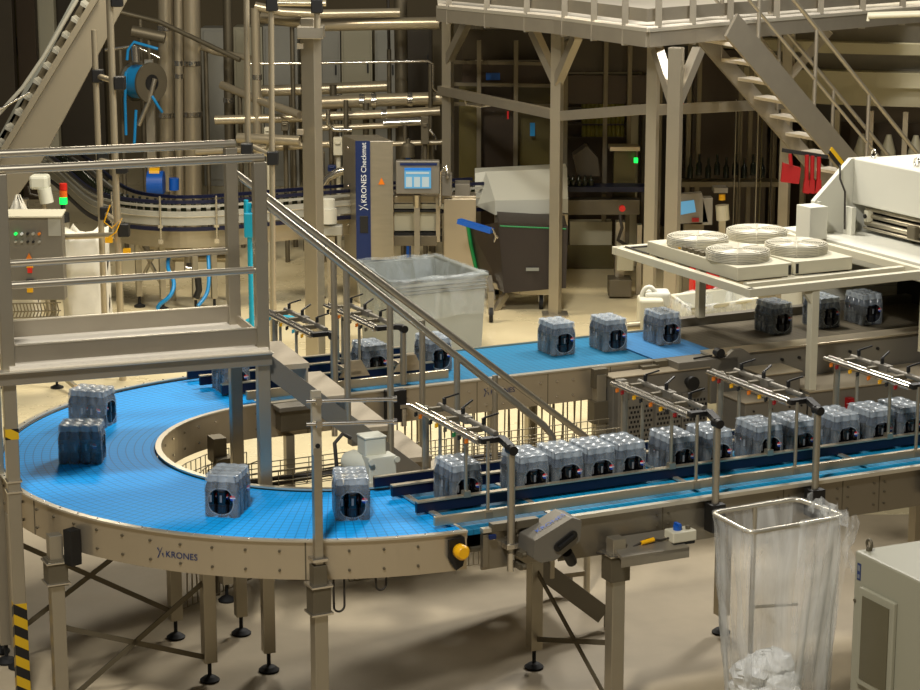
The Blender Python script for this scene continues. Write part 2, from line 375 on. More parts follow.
# ================================================================ straight conveyor at the front
nr=thing('straight_conveyor','long stainless conveyor at the front carrying the row of packs to the right','conveyor',L(2.4,-1.53),TH)
def slab(n0,n1,t0,t1,z0,z1,F=FC): b=MB(F); b.span((t0,n0,z0),(t1,n1,z1)); return b
TE=5.2
slab(-1.97,-1.09,-.04,.495,H-.03,H-.002).build('belt','teal_belt',nr)
slab(-1.97,-1.09,.53,TE,H-.03,H-.002).build('belt','cyan_belt',nr)
slab(-1.98,-1.08,-.06,-.04,H-.04,H+.002).build('transfer_strip','lip',nr)
slab(-1.98,-1.08,.495,.53,H-.04,H+.002).build('transfer_strip','lip',nr)
slab(-1.99,-1.972,.53,TE,H-.05,H+.004).build('wear_strip','black',nr)
b=MB(FC); b.span((.03,-2.012,H-.22),(.5,-1.995,H-.005)); b.span((.5,-2.005,H-.24),(TE,-1.992,H+.006)); b.span((.03,-2.03,H-.01),(TE,-1.99,H+.012),1)
b.span((.03,-2.03,H-.2),(.06,-2.01,H-.02)); b.span((.38,-2.02,H-.22),(.42,-2.0,H-.01),2)
for t in (1.15,1.95,2.36,2.62,3.1,3.7):
    b.span((t,-2.0065,H-.235),(t+.006,-2.005,H-.01),2)
    for z in (H-.06,H-.12,H-.19):
        for dt in (-.035,.04): b.tube([(t+dt,-2.004,z),(t+dt,-2.012,z)],.007,6,2)
for t in [.1+.07*i for i in range(8)]: b.tube([(t,-2.0,H-.05),(t,-2.022,H-.05)],.008,6,3)
b.build('outer_side_panel',['panel_shaded','lip','dsteel','chrome'],nr)
b=MB(FC); b.span((-.04,-1.08,H-.22),(TE,-1.062,H+.01)); b.build('inner_side_panel','panel',nr)
slab(-1.96,-1.1,-.04,TE,H-.13,H-.11).build('belt_bed','dsteel',nr)
b=MB(FC); b.span((-.2,-1.112,H+.03),(TE,-1.09,H+.085)); b.span((-.2,-1.114,H+.085),(TE,-1.088,H+.092),1); b.build('guide_rail',['navy','panel'],nr)
b=MB(FC); b.span((-.17,-1.292,H+.02),(TE,-1.268,H+.078)); b.span((-.17,-1.3,H+.078),(TE,-1.262,H+.087),1); b.build('guide_rail',['navy','panel'],nr)
b=MB(FC); b.span((-.17,-1.622,H+.015),(TE,-1.596,H+.072)); b.span((-.17,-1.63,H+.072),(TE,-1.59,H+.08),1); b.build('guide_rail',['navy','panel'],nr)
b=MB(FC); b.span((-.19,-1.895,H+.02),(TE,-1.87,H+.07)); b.build('guide_bar','panel',nr,.003)
for t in (-.1,1.45,2.6,3.4):
    b=MB(FC); b.span((t,-1.87,H+.008),(t+.03,-1.1,H+.02)); b.build('guide_support','lip',nr)
# little latch and maker's plate near the curve
b=MB(FC); b.span((.08,-2.04,H-.01),(.36,-1.99,H+.035)); b.span((.06,-2.05,H-.045),(.1,-2.03,H-.02),1); b.build('latch',['dsteel','nblue'],nr,.003)
lgs=[P2(534,668),P2(721,633)]
for p in lgs: leg(nr,p[0],p[1],H-.22)
for t in (3.5,4.9):
    leg(nr,t,-1.25,H-.22); leg(nr,t,-1.9,H-.22)
t616=bis(lambda t: prj(L(t,-2.09,.6))[0]-615,0,3); o616=(t616,-2.09)
leg(nr,t616,-2.09,1.03,.08)
b=MB(FC); b.box((t616,-2.09,.86),(.12,.11,.14)); b.box((t616,-2.09,.94),(.14,.13,.014),0,1); b.build('clamp_bracket',['dsteel','chrome'],nr,.003)
brace(nr,lgs[0],.18,o616,.42); brace(nr,lgs[0],.62,o616,.02)
# emergency stop
t0=bis(lambda t: prj(L(t,-2.03,H-.1))[0]-457,-.5,1)
b=MB(FC); b.prism([(t0-.05,-2.02,H-.02),(t0-.05,-2.02,H-.12),(t0-.01,-2.02,H-.19),(t0+.03,-2.02,H-.17),(t0+.05,-2.02,H-.1),(t0+.04,-2.02,H-.01)],(0,-.02,0)); es=b.build('emergency_stop_plate','black',nr,.003)
b=MB(FC); b.tube([(t0,-2.04,H-.075),(t0,-2.06,H-.075),(t0,-2.1,H-.075),(t0,-2.115,H-.075)],[.02,.04,.042,.03],16); b.build('mushroom_button','yellow',es)
# drive cover
def onn(px,py,n):
    t=bis(lambda t: prj(L(t,n,H))[0]-px,-4,8); w=L(t,n); return V((t,n,at(px,py,w.y).z))
b=MB(FC); poly=[onn(x,y,-2.2) for x,y in ((534,559),(535,541),(572,518),(581.7,520.4),(580,541),(556,560),(541,563))]
b.prism(poly,(0,.19,0)); dc=b.build('drive_cover','gsteel',nr,.005)
b=MB(FC); p,q=onn(558,547,-2.205),onn(573,535,-2.205); b.beam(p,q,.012,.05,0,(0,-1,0)); b.beam(p,q,.05,.012,0,(0,-1,0)); b.tube([p,p+V((0,-.006,0))],.025,12); b.tube([q,q+V((0,-.006,0))],.025,12); b.build('slot','black',dc)
vs,fs=text_geo('KRONES',.05); b=MB(FC); p=poly[1]; q=poly[2]; ux=(q-p).normalized(); uy=V((0,1,0)); nn=ux.cross(uy).normalized()
if nn.z<0: nn=-nn
w=max(v.x for v in vs); b.add([p+ux*(.05+v.x)+uy*(.06+v.y)+nn*.004 for v in vs],fs); b.build('lettering','blue',dc)
b=MB(FC); 
for z in (1.02,.95): b.tube([(poly[0].x-.03,-2.12,z),(poly[0].x-.01,-2.12,z)],.014,8); b.box((poly[0].x-.02,-2.07,z),(.04,.1,.03))
b.build('cover_hinge','dsteel',dc)
p=onn(567,552,-2.1); b=MB(FC); b.tube([p,p+V((.06,.05,-.08))],.03,10); b.build('drive_shaft','black',nr)
# switch box on shelf
p0=onn(606,540,-2.02); p1=onn(664,527,-2.02); b=MB(FC); b.prism([(p0.x,-2.02,.985),(p1.x,-2.02,.985),(p1.x+.06,-2.2,.93),(p0.x,-2.2,.93)],(0,0,.02)); b.span((p0.x,-2.2,.89),(p1.x+.06,-2.19,.95)); b.build('shelf_plate','galv',nr,.002)
sw=thing('switch_box','white switch box with blue knob on the shelf of the front conveyor','switch box',L(1.28,-2.12,.955),TH)
c=V((1.2,-2.12,.0)); b=MB(FC); b.box(c+V((0,0,1.0)),(.15,.1,.06)); b.box(c+V((0,0,.967)),(.14,.09,.03),0,1); b.build('housing',['white2','black'],sw,.006)
b=MB(FC); b.cyl(c+V((-.02,0,1.03)),.024,.025,14); b.box(c+V((-.02,0,1.06)),(.018,.05,.018)); b.build('knob','blue',sw)
b=MB(FC); b.cyl(c+V((.04,-.01,1.03)),.014,.02,12); b.build('push_button','dsteel',sw)
b=MB(FC); b.tube([c+V((-.075,0,.99)),c+V((-.13,.0,.985)),c+V((-.2,.01,1.0)),c+V((-.3,.0,.97)),c+V((-.42,.03,.93)),c+V((-.5,.05,.95))],.006,6); b.tube([c+V((-.17,0,.995)),c+V((-.25,0,.985))],.013,8,1); b.build('cable',['cable','yellow'],sw)
# ================================================================ straight conveyor at the back
bk=thing('straight_conveyor','stainless conveyor at the back with teal belt feeding packs out of the tunnel','conveyor',L(1.5,1.52),TH)
slab(1.09,1.97,-.03,2.93,H-.03,H-.002).build('belt','teal_belt',bk)
slab(1.09,1.97,2.96,3.5,H-.03,H-.002).build('belt','pale_belt',bk)
slab(1.08,1.98,-.06,-.03,H-.04,H+.002).build('transfer_strip','lip',bk)
b=MB(FC); b.span((-.04,1.045,H-.22),(2.9,1.065,H+.006)); b.span((-.04,1.035,H+.006),(2.9,1.085,H+.016),1)
for t in (.25,.9,1.5,2.05,2.55):
    b.span((t,1.0435,H-.22),(t+.005,1.045,H),2)
    for z in (H-.06,H-.17):
        for dt in (-.06,.07,.2): b.tube([(t+dt,1.045,z),(t+dt,1.035,z)],.009,6,3)
b.build('inner_side_panel',['panel','lip','dsteel','chrome'],bk)
b=MB(FC); b.span((-.04,1.975,H-.22),(3.4,1.995,H+.01)); b.build('outer_side_panel','panel',bk)
b=MB(FC); b.span((2.9,1.0,H-.05),(3.5,1.085,H+.012)); b.span((2.78,.98,H-.04),(2.92,1.04,H-.01)); b.build('end_cap','dsteel',bk,.003)
slab(1.1,1.96,-.03,3.4,H-.13,H-.11).build('belt_bed','dsteel',bk)
for n,t0,t1,nm in ((1.93,-.28,1.36,0),(1.70,-.27,1.36,0),(1.40,-.22,1.33,0)):
    b=MB(FC); b.span((t0,n-.012,H+.02),(t1,n+.012,H+.08)); b.span((t0,n-.018,H+.08),(t1,n+.018,H+.088),1); b.build('guide_rail',['navy','panel'],bk)
b=MB(FC); b.span((-.13,1.155,H+.02),(1.34,1.18,H+.08)); b.build('guide_bar','panel',bk,.003)
for t in (.55,.95):
    b=MB(FC); b.prism([(t,1.2,H+.09),(t+.22,1.2,H+.09),(t+.16,1.2,H+.2),(t+.08,1.2,H+.2)],(0,.02,0)); b.span((t+.08,1.2,H+.1),(t+.16,1.42,H+.13)); b.build('rail_bracket','panel',bk,.003)
tq=bis(lambda t: prj(L(t,1.04,H-.07))[0]-484,0,4)
b=MB(FC)
for vs,fs,off in (logo_geo(.042)+(0,),text_geo('KRONES',.05)+(.05,)):
    b.add([(tq+v.x+off,1.0415,H-.1+v.y) for v in vs],fs)
b.build('lettering','navyink',bk)
t6=bis(lambda t: prj(L(t,.98,.8))[0]-598,0,4)
for t,n in ((t6,.97),(t6,2.0)):
    leg(bk,t,n,H-.02,.075)
b=MB(FC); b.box((t6,.97,.86),(.13,.1,.16)); b.box((t6,.97,1.1),(.11,.06,.14)); b.build('clamp_bracket','dsteel',bk,.003)
for t,n in ((.1,1.0),(.1,2.0),(1.3,1.5),(1.65,1.1)): leg(bk,t,n,H-.2,.06)
b=MB(FC); b.span((.8,.97,H-.2),(.94,1.04,H+.02)); b.build('motor_terminal_box','black',bk,.003)
b=MB(FC); b.span((.02,.93,H-.16),(.3,1.035,H-.02)); b.span((0,.9,H-.02),(.26,1.03,H+.01),1); b.build('drive_guard',['dsteel','gsteel'],bk,.004)
b=MB(FC); b.span((.45,.92,H-.13),(.62,1.035,H-.02)); b.span((.5,.88,H-.3),(.66,.96,H-.17)); b.build('sensor_bracket','gsteel',bk,.003)
# ================================================================ packs
def make_bottle(parent,loc,rz,me=None):
    if me is None:
        b=MB(); R=.0318
        b.lathe((0,0,0),[(.022,0),(.030,.004),(R,.016),(R,.06),(.0305,.066),(.0305,.13),(R,.138),(.0315,.15),(.027,.17),(.019,.19),(.0135,.205),(.013,.222)],12)
        for a0 in (0,):     # roundel patches and grey label print, slightly proud of the label
            def patch(y0,y1,half,m):
                rows=[]
                for j in range(4):
                    z=y0+(y1-y0)*j/3; w=half(z); rows.append([V(((.0314)*math.cos(a0+w*i/3),.0314*math.sin(a0+w*i/3),z)) for i in range(-3,4)])
                b.sheet(rows,m)
            zc=.112; r=.0165
            hw=lambda z: math.sqrt(max(0,r*r-(z-zc)**2))/.0314
            patch(zc-r,zc-.003,hw,3); patch(zc-.003,zc+.003,hw,2); patch(zc+.003,zc+r,hw,1)
        for a in (PI/2,-PI/2):
            for z0,z1 in ((.085,.125),):
                rows=[[V((.0314*math.cos(a+d),.0314*math.sin(a+d),z)) for d in (-.2,0,.2)] for z in (z0,z1)]; b.sheet(rows,4)
        o=b.build('bottle',['bottle','rr','rw','rb','lab'])
        me=o.data; bpy.data.objects.remove(o)
    o=bpy.data.objects.new('bottle',me); COL.objects.link(o); o.parent=parent; o.location=loc; o.rotation_euler=(0,0,rz); return o
def make_cap(parent,me=None):
    if me is None:
        b=MB(); b.lathe((0,0,.215),[(.0145,0),(.015,.002),(.0145,.017),(.012,.019)],12); o=b.build('cap','cap'); me=o.data; bpy.data.objects.remove(o)
        for v in me.vertices: v.co.z+=.215
    o=bpy.data.objects.new('cap',me); COL.objects.link(o); o.parent=parent; return o
bme=cme=None
pk=thing('bottle_pack','','bottle pack')
for i in range(3):
    for j in range(4):
        rz=-PI/2 if (i==2 and j==0) or (i==0 and j==3) else random.choice((0,.3,-.4))
        if i==0 and j==0: rz=.25
        if i in (0,2) and 0<j<3: rz=PI/2+.2 if i==2 else random.choice((-.9,0.5,1.2))
        o=make_bottle(pk,((i-1)*.0655,(j-1.5)*.0655,0),rz,bme); bme=o.data
        c=make_cap(o,cme); cme=c.data
# shrink film: scalloped sides, arched end openings, bumpy top
def film():
    b=MB(); hx,hy=.0985,.1315; NX,NY=18,24
    def pt(u,v): return u,v
    loop=[]
    for i in range(NX): loop.append((-hx+2*hx*i/NX,-hy,0))
    for i in range(NY): loop.append((hx,-hy+2*hy*i/NY,1))
    for i in range(NX): loop.append((hx-2*hx*i/NX,hy,2))
    for i in range(NY): loop.append((-hx,hy-2*hy*i/NY,3))
    zs=[.001,.02,.04,.055,.07,.085,.1,.115,.13,.145,.16,.175,.19,.205,.22,.237]
    sh=lambda z: 0 if z<.14 else (z-.14)/.095
    K=len(loop); vs=[]
    for z in zs:
        for x,y,sd in loop:
            s=sh(z); k=1-.09*s*s; ky=1-.07*s*s
            a=x/.0655*PI if sd in (0,2) else (y/.0655+.5)*PI
            sc=abs(math.sin(a+PI/2))
            d=(1-sc)*(.006+.006*s)
            X=x*k; Y=y*ky
            if sd in (0,2): Y-=math.copysign(d,y)
            else: X-=math.copysign(d,x)
            c=math.hypot(max(0,abs(x)-hx+.02),max(0,abs(y)-hy+.02))
            if c>.02: X*=1-.25*(c-.02); Y*=1-.25*(c-.02); X-=math.copysign((c-.02)*.5,x); Y-=math.copysign((c-.02)*.5,y)
            vs.append(V((X,Y,z)))
    fs=[]
    for i in range(len(zs)-1):
        for j in range(K):
            j2=(j+1)%K; x=(loop[j][0]+loop[j2][0])/2; z=(zs[i]+zs[i+1])/2; sd=loop[j][2]
            fs.append((i*K+j,i*K+j2,(i+1)*K+j2,(i+1)*K+j))
    b.add(vs,fs,0,True)
    s=1-.17; rows=[]
    for j in range(33):
        y=(-hy+2*hy*j/32)*.93; r=[]
        for i in range(25):
            x=(-hx+2*hx*i/24)*.91
            cx=round(x/.0655)*.0655; cx=max(-.0655,min(.0655,cx)); cy=(round(y/.0655-.5)+.5)*.0655; cy=max(-.09825,min(.09825,cy))
            d=math.hypot(x-cx,y-cy); r.append(V((x,y,.2375-.006*min(1,max(0,(d-.015)/.014)))))
        rows.append(r)
    b.sheet(rows); return b.build('shrink_film','film',pk)
film()
def place(r,t,n,rz,label,z=H,group='shrink-wrapped bottle packs on the conveyors'):
    r.location=L(t,n,z+.001); r.rotation_euler=(0,0,TH+rz); r['label']=label; r['group']=group
def dup(o):
    r=o.copy(); COL.objects.link(r)
    for ch in o.children:
        c=ch.copy(); COL.objects.link(c); c.parent=r
        for g in ch.children:
            d=g.copy(); COL.objects.link(d); d.parent=c
    return r
def pol(R,a): return R*math.cos(a),R*math.sin(a)
def cpos(px,py,off):   # base point of the visible end -> centre
    w=FC.inverted()@fl(px,py,H); return w
S=[]
w=cpos(353,521.5,0); a=math.atan2(w.y,w.x); S.append((*pol(1.645-.135,a),a+PI/2,'pack standing alone on the bright blue curve, just left of the rail ends'))
w=cpos(217.5,518,0); a=math.atan2(w.y,w.x); S.append((*pol(1.655-.135,a),a+PI/2+.14,'pack alone on the near side of the blue curve beside the railing posts'))
w=cpos(82,464.5,0); a=math.atan2(w.y,w.x); S.append((w.x-.09*math.sin(a)+.04,w.y+.085,a+PI/2-.33,'darkest pack, shaded by the platform at the far left of the curve'))
w=cpos(93,424,0); a=math.atan2(w.y,w.x); S.append((w.x,w.y,a+PI/2,'pack on the outer rim of the curve, directly behind the shaded pack'))
near=[(.16,'pack alone between the first guide rails, under the leftmost cross bar'),(.578,'first of four touching packs, just right of the leftmost bracket post'),(.80,'second of the four touching packs from the left, below the stair foot'),(1.008,'third of the four touching packs from the left'),(1.21,'last of the four touching packs, in front of the perforated cabinet'),
 (1.548,'pack left of the second bracket post, behind its thin rods'),(1.80,'pack right behind the second bracket post on the front conveyor'),(2.146,'pack midway between the second and third bracket posts'),(2.384,'pack partly hidden behind the third bracket post'),(2.70,'pack showing a red and blue roundel, just right of the third bracket post'),(2.955,'second pack right of the third bracket post, crossed by a thin rod'),(3.18,'rightmost pack on the front conveyor, cut by the photo edge')]
for t,l in near: S.append((t,-1.445,0,l))
S+=[(-.1,1.55,0,'pack between the rail ends behind the railing post, entering the far curve'),(.92,1.55,0,'pack behind the cross bar posts on the back conveyor, beside the grey bin'),(1.41,1.56,0,'pack leaving the navy rails beside the bin, below the stair handrail')]
for (x,y),l in (((565,355.5),'leftmost of three spaced packs on the open teal belt'),((617,351.5),'middle of three spaced packs on the open back belt'),((671,345),'rightmost of three spaced packs, on the pale blue belt end')):
    w=cpos(x,y,0); S.append((w.x,w.y+.135,0,l))
for (x,y),l in (((783,334.5),'pack on the grey mesh belt left of the white frame leg'),((831,328.5),'pack on the grey mesh belt behind the white frame leg'),((873,325),'pack at the dark tunnel mouth on the grey mesh belt')):
    w=cpos(x,y,0); S.append((w.x,w.y+.135,0,l))
for i,(t,n,rz,l) in enumerate(S): place(pk if i==0 else dup(pk),t,n,rz,l)
# ================================================================ guide gantries
KN=['black','orange','yellow','red','green','dsteel']
def gantry(t,na,nb,pn,pt,label,z0,zb,col,inner=True,rods=()):
    g=thing('guide_bracket',label,'guide rail bracket',L(pt,pn,z0),TH,'adjustable guide brackets over the belts'); s=1 if nb>na else -1
    b=MB(FC); b.cyl((pt,pn,zb),.021,1.6-zb,12); b.build('post','post',g)
    b=MB(FC)
    if z0<.98 or s>0: b.box((pt,pn,(z0+zb)/2),(.09,.085,zb-z0)); b.build('base_block','black',g,.004)
    else: b.cyl((pt,pn,.92),.021,.12,12); b.box((pt,pn+.01,1.06),(.07,.07,.03)); b.build('base_clamp','chrome',g,.003)
    b=MB(FC)
    for dz,dt in ((0,-.018),(.004,.018)): b.tube([(t+dt,na,1.595+dz),(t+dt,nb,1.595+dz)],.0155,10)
    b.build('cross_bar','chrome',g)
    b=MB(FC); b.tube([(t+.1,na+.12*s,1.62),(t+.1,nb-.02*s,1.62)],.017,8); b.box((t+.1,na+(nb-na)*.5,1.62),(.045,.16,.04)); b.build('adjusting_shaft','gsteel',g)
    b=MB(FC); b.beam((t-.01,nb,1.6),(t+.13,nb,1.6),.05,.03); b.beam((t+.12,nb,1.6),(pt,pn,1.6),.04,.035); b.tube([(pt,pn-.03,1.59),(pt,pn+.03,1.59)],.026,12); b.build('end_bracket','black',g,.003)
    for k,f in enumerate((.22,.5,.8)):
        c=V((t+.1,na+(nb-na)*f,1.64)); b=MB(FC); b.cyl(c,.012,.035,8); b.beam(c+V((0,0,.035)),c+V((.075,.035*(1 if k%2 else -1),.062)),.009,.009); b.build('clamp_lever','black',g)
        b=MB(FC); b.box(c+V((-.045,.02,-.03)),(.09,.03,.03)); b.build('clamp_block','dsteel',g,.004)
    for k,f in enumerate((.1,.17,.33,.42,.55,.68,.76,.86)):
        b=MB(FC); c=V((t-.03,na+(nb-na)*f,1.572)); b.box(c,(.014,.018,.018)); b.sphere(c+V((-.004,.0,-.008)),.008,8); b.build('rail_clip',col[k%len(col)],g)
    if inner: b=MB(FC); b.cyl((t+.05,na+.04*s,H-.15 if s<0 else H+.02),.021,1.6-(H-.15 if s<0 else H+.02),10); b.build('inner_post','post',g)
    for n in rods:
        b=MB(FC); zb2=H+.075 if abs(n)<1.8 else H+.03; b.cyl((t+.03,n,zb2),.0105,1.6-zb2,8); b.box((t+.03,n,zb2+.012),(.04,.04,.035)); b.build('rail_rod','post',g)
c1=['black','orange','black','yellow','dsteel','green','black','orange']; c2=['orange','red','yellow','black','orange','yellow','black','red']
NR=(-1.28,-1.612,-1.883)
gantry(.10,-1.0,-1.86,-2.06,.18,'guide bracket with chrome cross bar nearest the curve, post between single pack and four packs',.98,1.02,c1,True,NR)
gantry(1.41,-1.0,-1.86,-2.06,1.46,'guide bracket second from the curve, in front of the perforated cabinet',.97,1.13,c2,True,NR)
gantry(2.08,-1.0,-1.86,-2.06,2.13,'guide bracket third from the curve, in front of the small steel boxes',.97,1.13,c2,True,NR)
gantry(2.94,-1.0,-1.86,-2.06,3.0,'rightmost guide bracket on the front conveyor, its bar running to the photo edge',.97,1.13,c2,True,NR)
gantry(.29,1.9,1.02,.94,.4,'guide bracket on the back conveyor right beside the railing post',H+.0,H+.06,['black','turq','dsteel','yellow'],True,(1.7,1.4))
gantry(.75,1.9,1.02,.98,.92,'guide bracket on the back conveyor in front of the grey bin',H+.02,H+.06,['black','dsteel','orange'],True,(1.7,1.4))
# ================================================================ crossover bridge with stair
br=thing('crossover_bridge','steel crossover platform with tube railings and stair descending over the curved conveyor','platform',PA,BA)
PW=.66; PLN=-1.425; ZD=1.95; ZS=1.86; ZR=3.02; ZM=2.39
for p,q in ((0,0),(0,PW),(PLN,0),(PLN,PW)):
    b=MB(FB); b.box((p,q,(ZR-.02)/2+.06),(.07,.07,ZR-.14)); o=b.build('post','post',br,.004)
    b=MB(FB); b.cyl((p,q,.03),.012,.1,8); b.lathe((p,q,0),[(.06,0),(.062,.012),(.04,.03),(.014,.04)],14); b.build('foot','rubber',o)
b=MB(FB); b.box((PLN,0,.32),(.074,.074,.55)); b.build('hazard_tape','haz',br)
b=MB(FB); b.box((PLN,0,1.57),(.073,.073,.06)); b.build('hazard_tape','haz',br)
b=MB(FB); b.box((PLN,0,1.3),(.085,.085,.01)); b.box((PLN,0,1.24),(.085,.085,.01)); b.build('post_joint','chrome',br)
for q in (0,PW):
    for z,r in ((ZR,.024),(ZM,.021)):
        b=MB(FB); b.tube([(PLN-.03*(z==ZR),q-.0,z),(.03*(z==ZR),q,z)],r,12); b.build('guard_rail','steel',br)
    b=MB(FB); b.span((PLN,q-.008,ZD+.012),(0,q+.008,ZD+.105)); b.span((PLN,q-.012,ZD+.105),(0,q+.012,ZD+.112),1); b.build('toe_board',['galv','lip'],br)
b=MB(FB); b.span((PLN,-.06,ZD-.03),(.02,PW+.06,ZD)); b.build('deck','tread',br)
for q in (-.045,PW+.045):
    b=MB(FB); b.span((PLN-.1,q-.02,ZD-.1),(.04,q+.02,ZD-.03)); b.span((PLN-.1,q-.05,ZD-.03),(.04,q+.03,ZD-.018),1); b.build('deck_beam',['galv','lip'],br,.003)
SL=.835; ns=9; rise=ZS/ns; run=rise/SL
for q in (0,PW):
    b=MB(FB); b.beam((0,q,ZS),(ZS/SL-.1,q,.09),.03,.115); b.box((ZS/SL-.06,q,.07),(.05,.05,.14)); b.build('stair_stringer','gsteel',br,.003)
for i in range(1,ns):
    b=MB(FB); b.span((i*run-run*.95,.015,ZS-(i-.55)*rise+.03),(i*run+.03,PW-.015,ZS-(i-.55)*rise+.06)); b.span((i*run-run*.95,.015,ZS-(i-.55)*rise+.03),(i*run-run*.95+.01,PW-.015,ZS-(i-1.55)*rise+.03)); b.build('tread','stair',br)
b=MB(FB); b.tube([(0,.0,2.79),(1.72,0,1.335),(1.78,0,1.26),(1.78,0,.37)],.022,10); b.build('handrail','steel',br)
b=MB(FB); b.tube([(0,PW,2.87),(2.28,PW,1.045),(2.3,PW,.99),(2.3,PW,.0)],.022,10); b.build('handrail','steel',br)
def zl(s): return 2.79-.843*s
for s in (.50,.76,1.17):
    b=MB(FB); b.cyl((s,0,ZS-SL*s+.03),.019,zl(s)-(ZS-SL*s+.03),10); b.build('baluster','post',br)
for s in (.62,1.18,1.66):
    b=MB(FB); b.cyl((s,PW,ZS-SL*s+.03),.019,2.83-.803*s-(ZS-SL*s+.03),10); b.build('baluster','post',br)
# ================================================================ inside the U: gear motor, cable trays
gm=thing('gear_motor','pale grey gear motor with terminal box inside the U behind the front rails','motor',L(-.08,-.86,1.0),TH)
def px_n(px,py,n): return onn(px,py,n)
c=onn(374,467,-.9)
b=MB(FC); b.tube([c+V((-.1,.17,.01)),c+V((-.08,.13,.01)),c+V((.02,-.02,0))],[.05,.07,.08],18); b.build('motor_body','wmotor',gm)
b=MB(FC); b.box(c+V((.02,-.03,-.01)),(.17,.11,.18)); 
for a_ in (-.08,.08):
    for e_ in (-.07,.06): b.tube([c+V((.02+a_,-.095,e_)),c+V((.02+a_,-.11,e_))],.018,8)
b.build('gearbox','wmotor',gm,.02)
b=MB(FC); b.box(c+V((.0,.03,.125)),(.13,.12,.1)); b.box(c+V((.0,.03,.18)),(.14,.13,.015)); b.build('terminal_box','wmotor',gm,.012)
b=MB(FC); b.tube([c+V((-.1,.1,.16)),c+V((-.15,.1,.19)),c+V((-.2,.1,.14)),c+V((-.21,.05,.02)),c+V((-.19,.1,-.15))],.012,8); b.build('cable','cable',gm)
b=MB(FC); b.cyl(c+V((.03,-.03,-.32)),.05,.22,14); b.build('output_flange','orange',gm)
def wire_tray(label,pts,w,h,step=.1,sup=True):
    g=thing('wire_cable_tray',label,'cable tray',(pts[0].x,pts[0].y,pts[0].z-.12))
    b=MB(); fr=[]
    for i,p in enumerate(pts):
        d=(pts[min(i+1,len(pts)-1)]-pts[max(i-1,0)]).normalized(); s=V((-d.y,d.x,0)).normalized(); fr.append((p,s))
    for k in range(4):
        for sd in (-1,1): b.tube([p+s*(sd*w/2)+V((0,0,h*k/3)) for p,s in fr],.0035,5)
    for k in (-.33,0,.33): b.tube([p+s*(k*w) for p,s in fr],.0035,5)
    for i in range(len(fr)-1):
        p,s=fr[i]; q,s2=fr[i+1]; m=max(1,int((q-p).length/step))
        for j in range(m):
            c=p.lerp(q,j/m); ss=s.lerp(s2,j/m)
            b.tube([c+ss*w/2+V((0,0,h)),c+ss*w/2,c-ss*w/2,c-ss*w/2+V((0,0,h))],.0035,5)
    b.build('wire_basket','wire',g)
    b=MB(); 
    for k in (-.3,-.1,.12,.3): b.tube([p+s*(k*w)+V((0,0,.02+.012*math.sin(i*2+k*9))) for i,(p,s) in enumerate(fr)],.013,6)
    b.build('cable_bundle','cable',g)
    for p,s in (fr[0],fr[-1]) if sup else ():
        b=MB(); b.box((p.x,p.y,p.z/2-.005),(.04,.04,p.z-.01)); b.build('tray_support','dsteel',g)
wire_tray('wire cable tray full of dark cables crossing the inside of the curve',[L(-.5,.78,.70),L(-.1,.79,.70),L(.4,.79,.70),L(1.0,.79,.70)],.22,.11)
wire_tray('pale wire cable tray running under the back conveyor towards the perforated cabinet',[L(.9,.66,.70),L(1.8,.66,.70),L(2.4,.66,.70)],.25,.15,.08)
wire_tray('wire tray hugging the inner leg below the far side of the curve',[L(*pol(.93,a_),.70) for a_ in [1.9+.22*i for i in range(7)]],.16,.22,.05,False)
def mesh_panel(label,p,q,z0,z1,st=.05):
    g=MB()
    n=int((q-p).length/st)
    for i in range(n+1): c=p.lerp(q,i/n); j=.02*math.sin(i*2.3); g.tube([c+V((0,0,z0)),c+V((j,0,z1))],.0055,5)
    for z in (z0,(z0+z1)/2,z1): g.tube([p+V((0,0,z)),q+V((0,0,z))],.004,5)
    return g
g=mesh_panel('',L(.72,1.2),L(2.4,1.2),.02,.9,.032); tag(g.build('wire_guard_panel','wire'),'long upright thin wire guard standing under the back conveyor','wire guard')
g=mesh_panel('',L(.35,.6),L(1.35,.55),.02,.72,.036); tag(g.build('wire_guard_panel','wire'),'lower thin wire guard behind the stair foot inside the curve','wire guard')
g=mesh_panel('',L(-.9,.5),L(-.1,1.0),.02,.8,.05); tag(g.build('wire_guard_panel','wire'),'slanting thin wire guard behind the railing posts inside the curve','wire guard')
# ================================================================ tunnel conveyor and steel cabinets right
tc=thing('tunnel_conveyor','grey mesh conveyor bed leading out of the white shrink tunnel','conveyor',L(4.3,1.5),TH)
slab(1.05,2.02,3.5,7,H-.04,H-.004).build('mesh_belt','grey_belt',tc)
b=MB(FC); b.span((3.3,.9,H-.32),(7,1.05,H+.03)); b.span((3.3,.88,H+.03),(7,1.06,H+.045),1)
for t in (3.9,4.05,4.5,4.75,5.2): b.tube([(t,.9,H-.05),(t,.885,H-.05)],.012,8,2)
b.build('near_side_channel',['gsteel','panel','black'],tc,.003)
b=MB(FC); b.span((3.62,2.0,H-.3),(7,2.08,H+.06)); b.build('far_side_channel','gsteel',tc,.003)
b=MB(FC); b.prism([(3.3,.86,H-.1),(3.62,.86,H-.1),(3.6,.86,H+.03),(3.54,.86,H+.07),(3.46,.86,H+.07),(3.36,.86,H-.0)],(0,.04,0)); b.build('end_plate','gsteel',tc,.003)
b=MB(FC); b.span((3.0,.86,H-.07),(3.5,1.04,H+.02)); b.tube([(3.34,.9,H+.06),(3.34,.84,H+.06)],.035,12,1); b.tube([(3.15,.9,H+.03),(3.35,.9,H+.04),(3.4,1.0,H+.03)],.008,6,1); b.build('roller_bearing',['gsteel','black'],tc,.003)
for t in (3.7,5.2,6.7):
    for n in (1.0,2.04): leg(tc,t,n,H-.3,.07)
lb=thing('steel_ledge_box','long grey steel ledge box under the mesh conveyor, carrying the white frame leg','machine casing',L(4.4,.66),TH)
